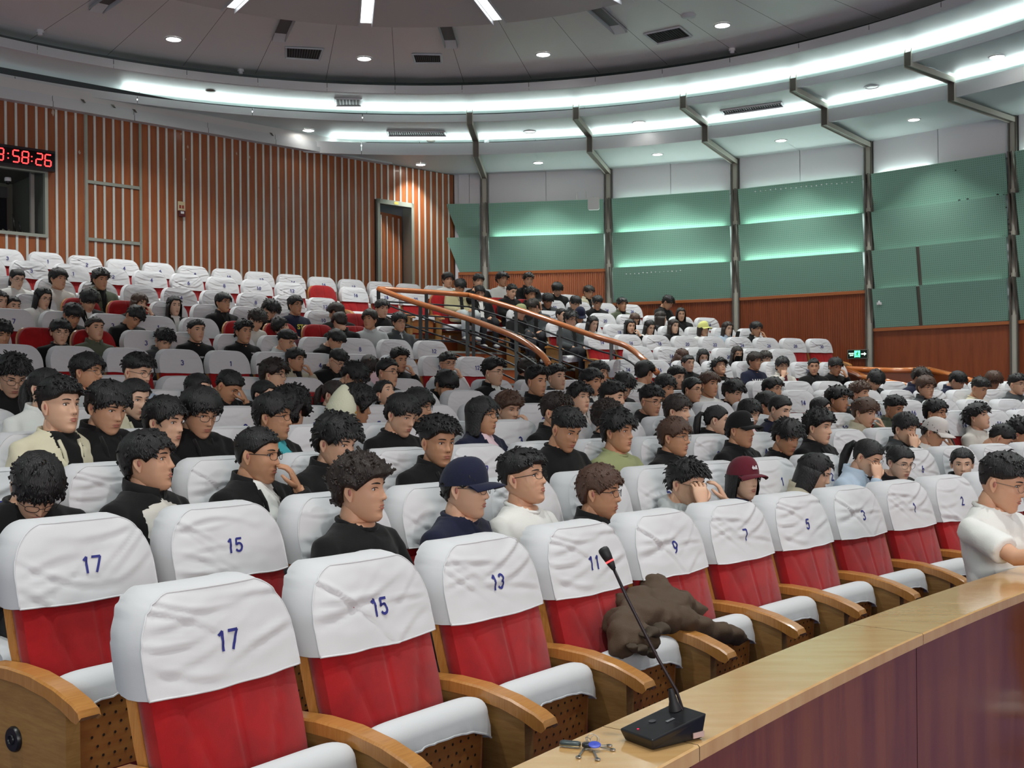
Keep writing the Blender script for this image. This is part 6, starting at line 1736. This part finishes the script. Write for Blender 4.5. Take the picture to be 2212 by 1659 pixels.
# ---- brown jacket dropped over two front seats
def cloth_blob(name, pts, mt, parent, vox=.012, noise_amp=.008, seed=1):
    m = MB()
    for a_, b_, r0, r1, fl in pts:
        a_, b_ = Vector(a_), Vector(b_); n = 7
        m.tube([a_ + (b_ - a_) * (k / n) + Vector((0, 0, .012 * math.sin(k * 2.1 + seed))) for k in range(n + 1)], [r0 + (r1 - r0) * k / n + .010 * math.sin(k * 1.9 + seed) for k in range(n + 1)], 12, flat=fl)
    me = m.mesh(name, mt, True); me = solidify_via(me, [('REMESH', dict(mode='VOXEL', voxel_size=vox)), ('SMOOTH', dict(factor=.6, iterations=4))])
    n_ = len(me.vertices); V = np.zeros(n_ * 3); me.vertices.foreach_get('co', V); V = V.reshape(-1, 3); N = np.zeros(n_ * 3); me.vertices.foreach_get('normal', N); N = N.reshape(-1, 3)
    d = np.array([noise_amp * ((1 - abs(ns(v[0] * 8 + seed, v[1] * 8, v[2] * 14)) * 3) + .6 * ns(v[0] * 22, v[1] * 22, v[2] * 30 + seed)) for v in V]); V = V + N * d[:, None]
    me.vertices.foreach_set('co', V.ravel()); me.polygons.foreach_set('use_smooth', [True] * len(me.polygons)); me.materials.clear(); me.materials.append(mt); me.update()
    return link(name, me, parent)
M_BROWN = mat('brown_cotton', sr(74, 56, 40), .8, bump=(260, .2))
jp = on_circle(1400, 1330, C0, ROW_R[0] - .22)
jk = thing('brown_jacket', 'crumpled dark brown jacket thrown over two front row seats', 'jacket', (0, 0, 0))
def J(x, y, R): return tuple(on_circle(x, y, C0, ROW_R[0] + R))
cloth_blob('body', [(J(1325, 1345, -.17), J(1460, 1300, -.14), .075, .07, .8), (J(1320, 1385, -.25), J(1400, 1380, -.30), .055, .05, .8), (J(1390, 1265, -.06), J(1420, 1255, -.05), .045, .03, .7), (J(1340, 1300, -.1), J(1430, 1270, -.08), .06, .05, .6),
                    (J(1410, 1330, -.2), J(1480, 1345, -.22), .065, .06, .8), (J(1335, 1395, -.28), J(1345, 1340, -.2), .06, .06, .8)], M_BROWN, jk, seed=3)
cloth_blob('sleeve', [(J(1440, 1335, -.22), J(1530, 1365, -.27), .062, .055, .75), (J(1530, 1365, -.27), J(1590, 1378, -.30), .055, .045, .75)], M_BROWN, jk, seed=5)
cloth_blob('sleeve', [(J(1440, 1290, -.12), J(1500, 1318, -.13), .048, .04, .8)], M_BROWN, jk, seed=8)
cloth_blob('lapel', [(J(1380, 1375, -.34), J(1425, 1358, -.33), .02, .03, .5), (J(1355, 1400, -.34), J(1400, 1412, -.33), .022, .018, .5)], mat('brown_cotton_dark', sr(60, 48, 34), .8), jk, vox=.007, noise_amp=.003, seed=2)
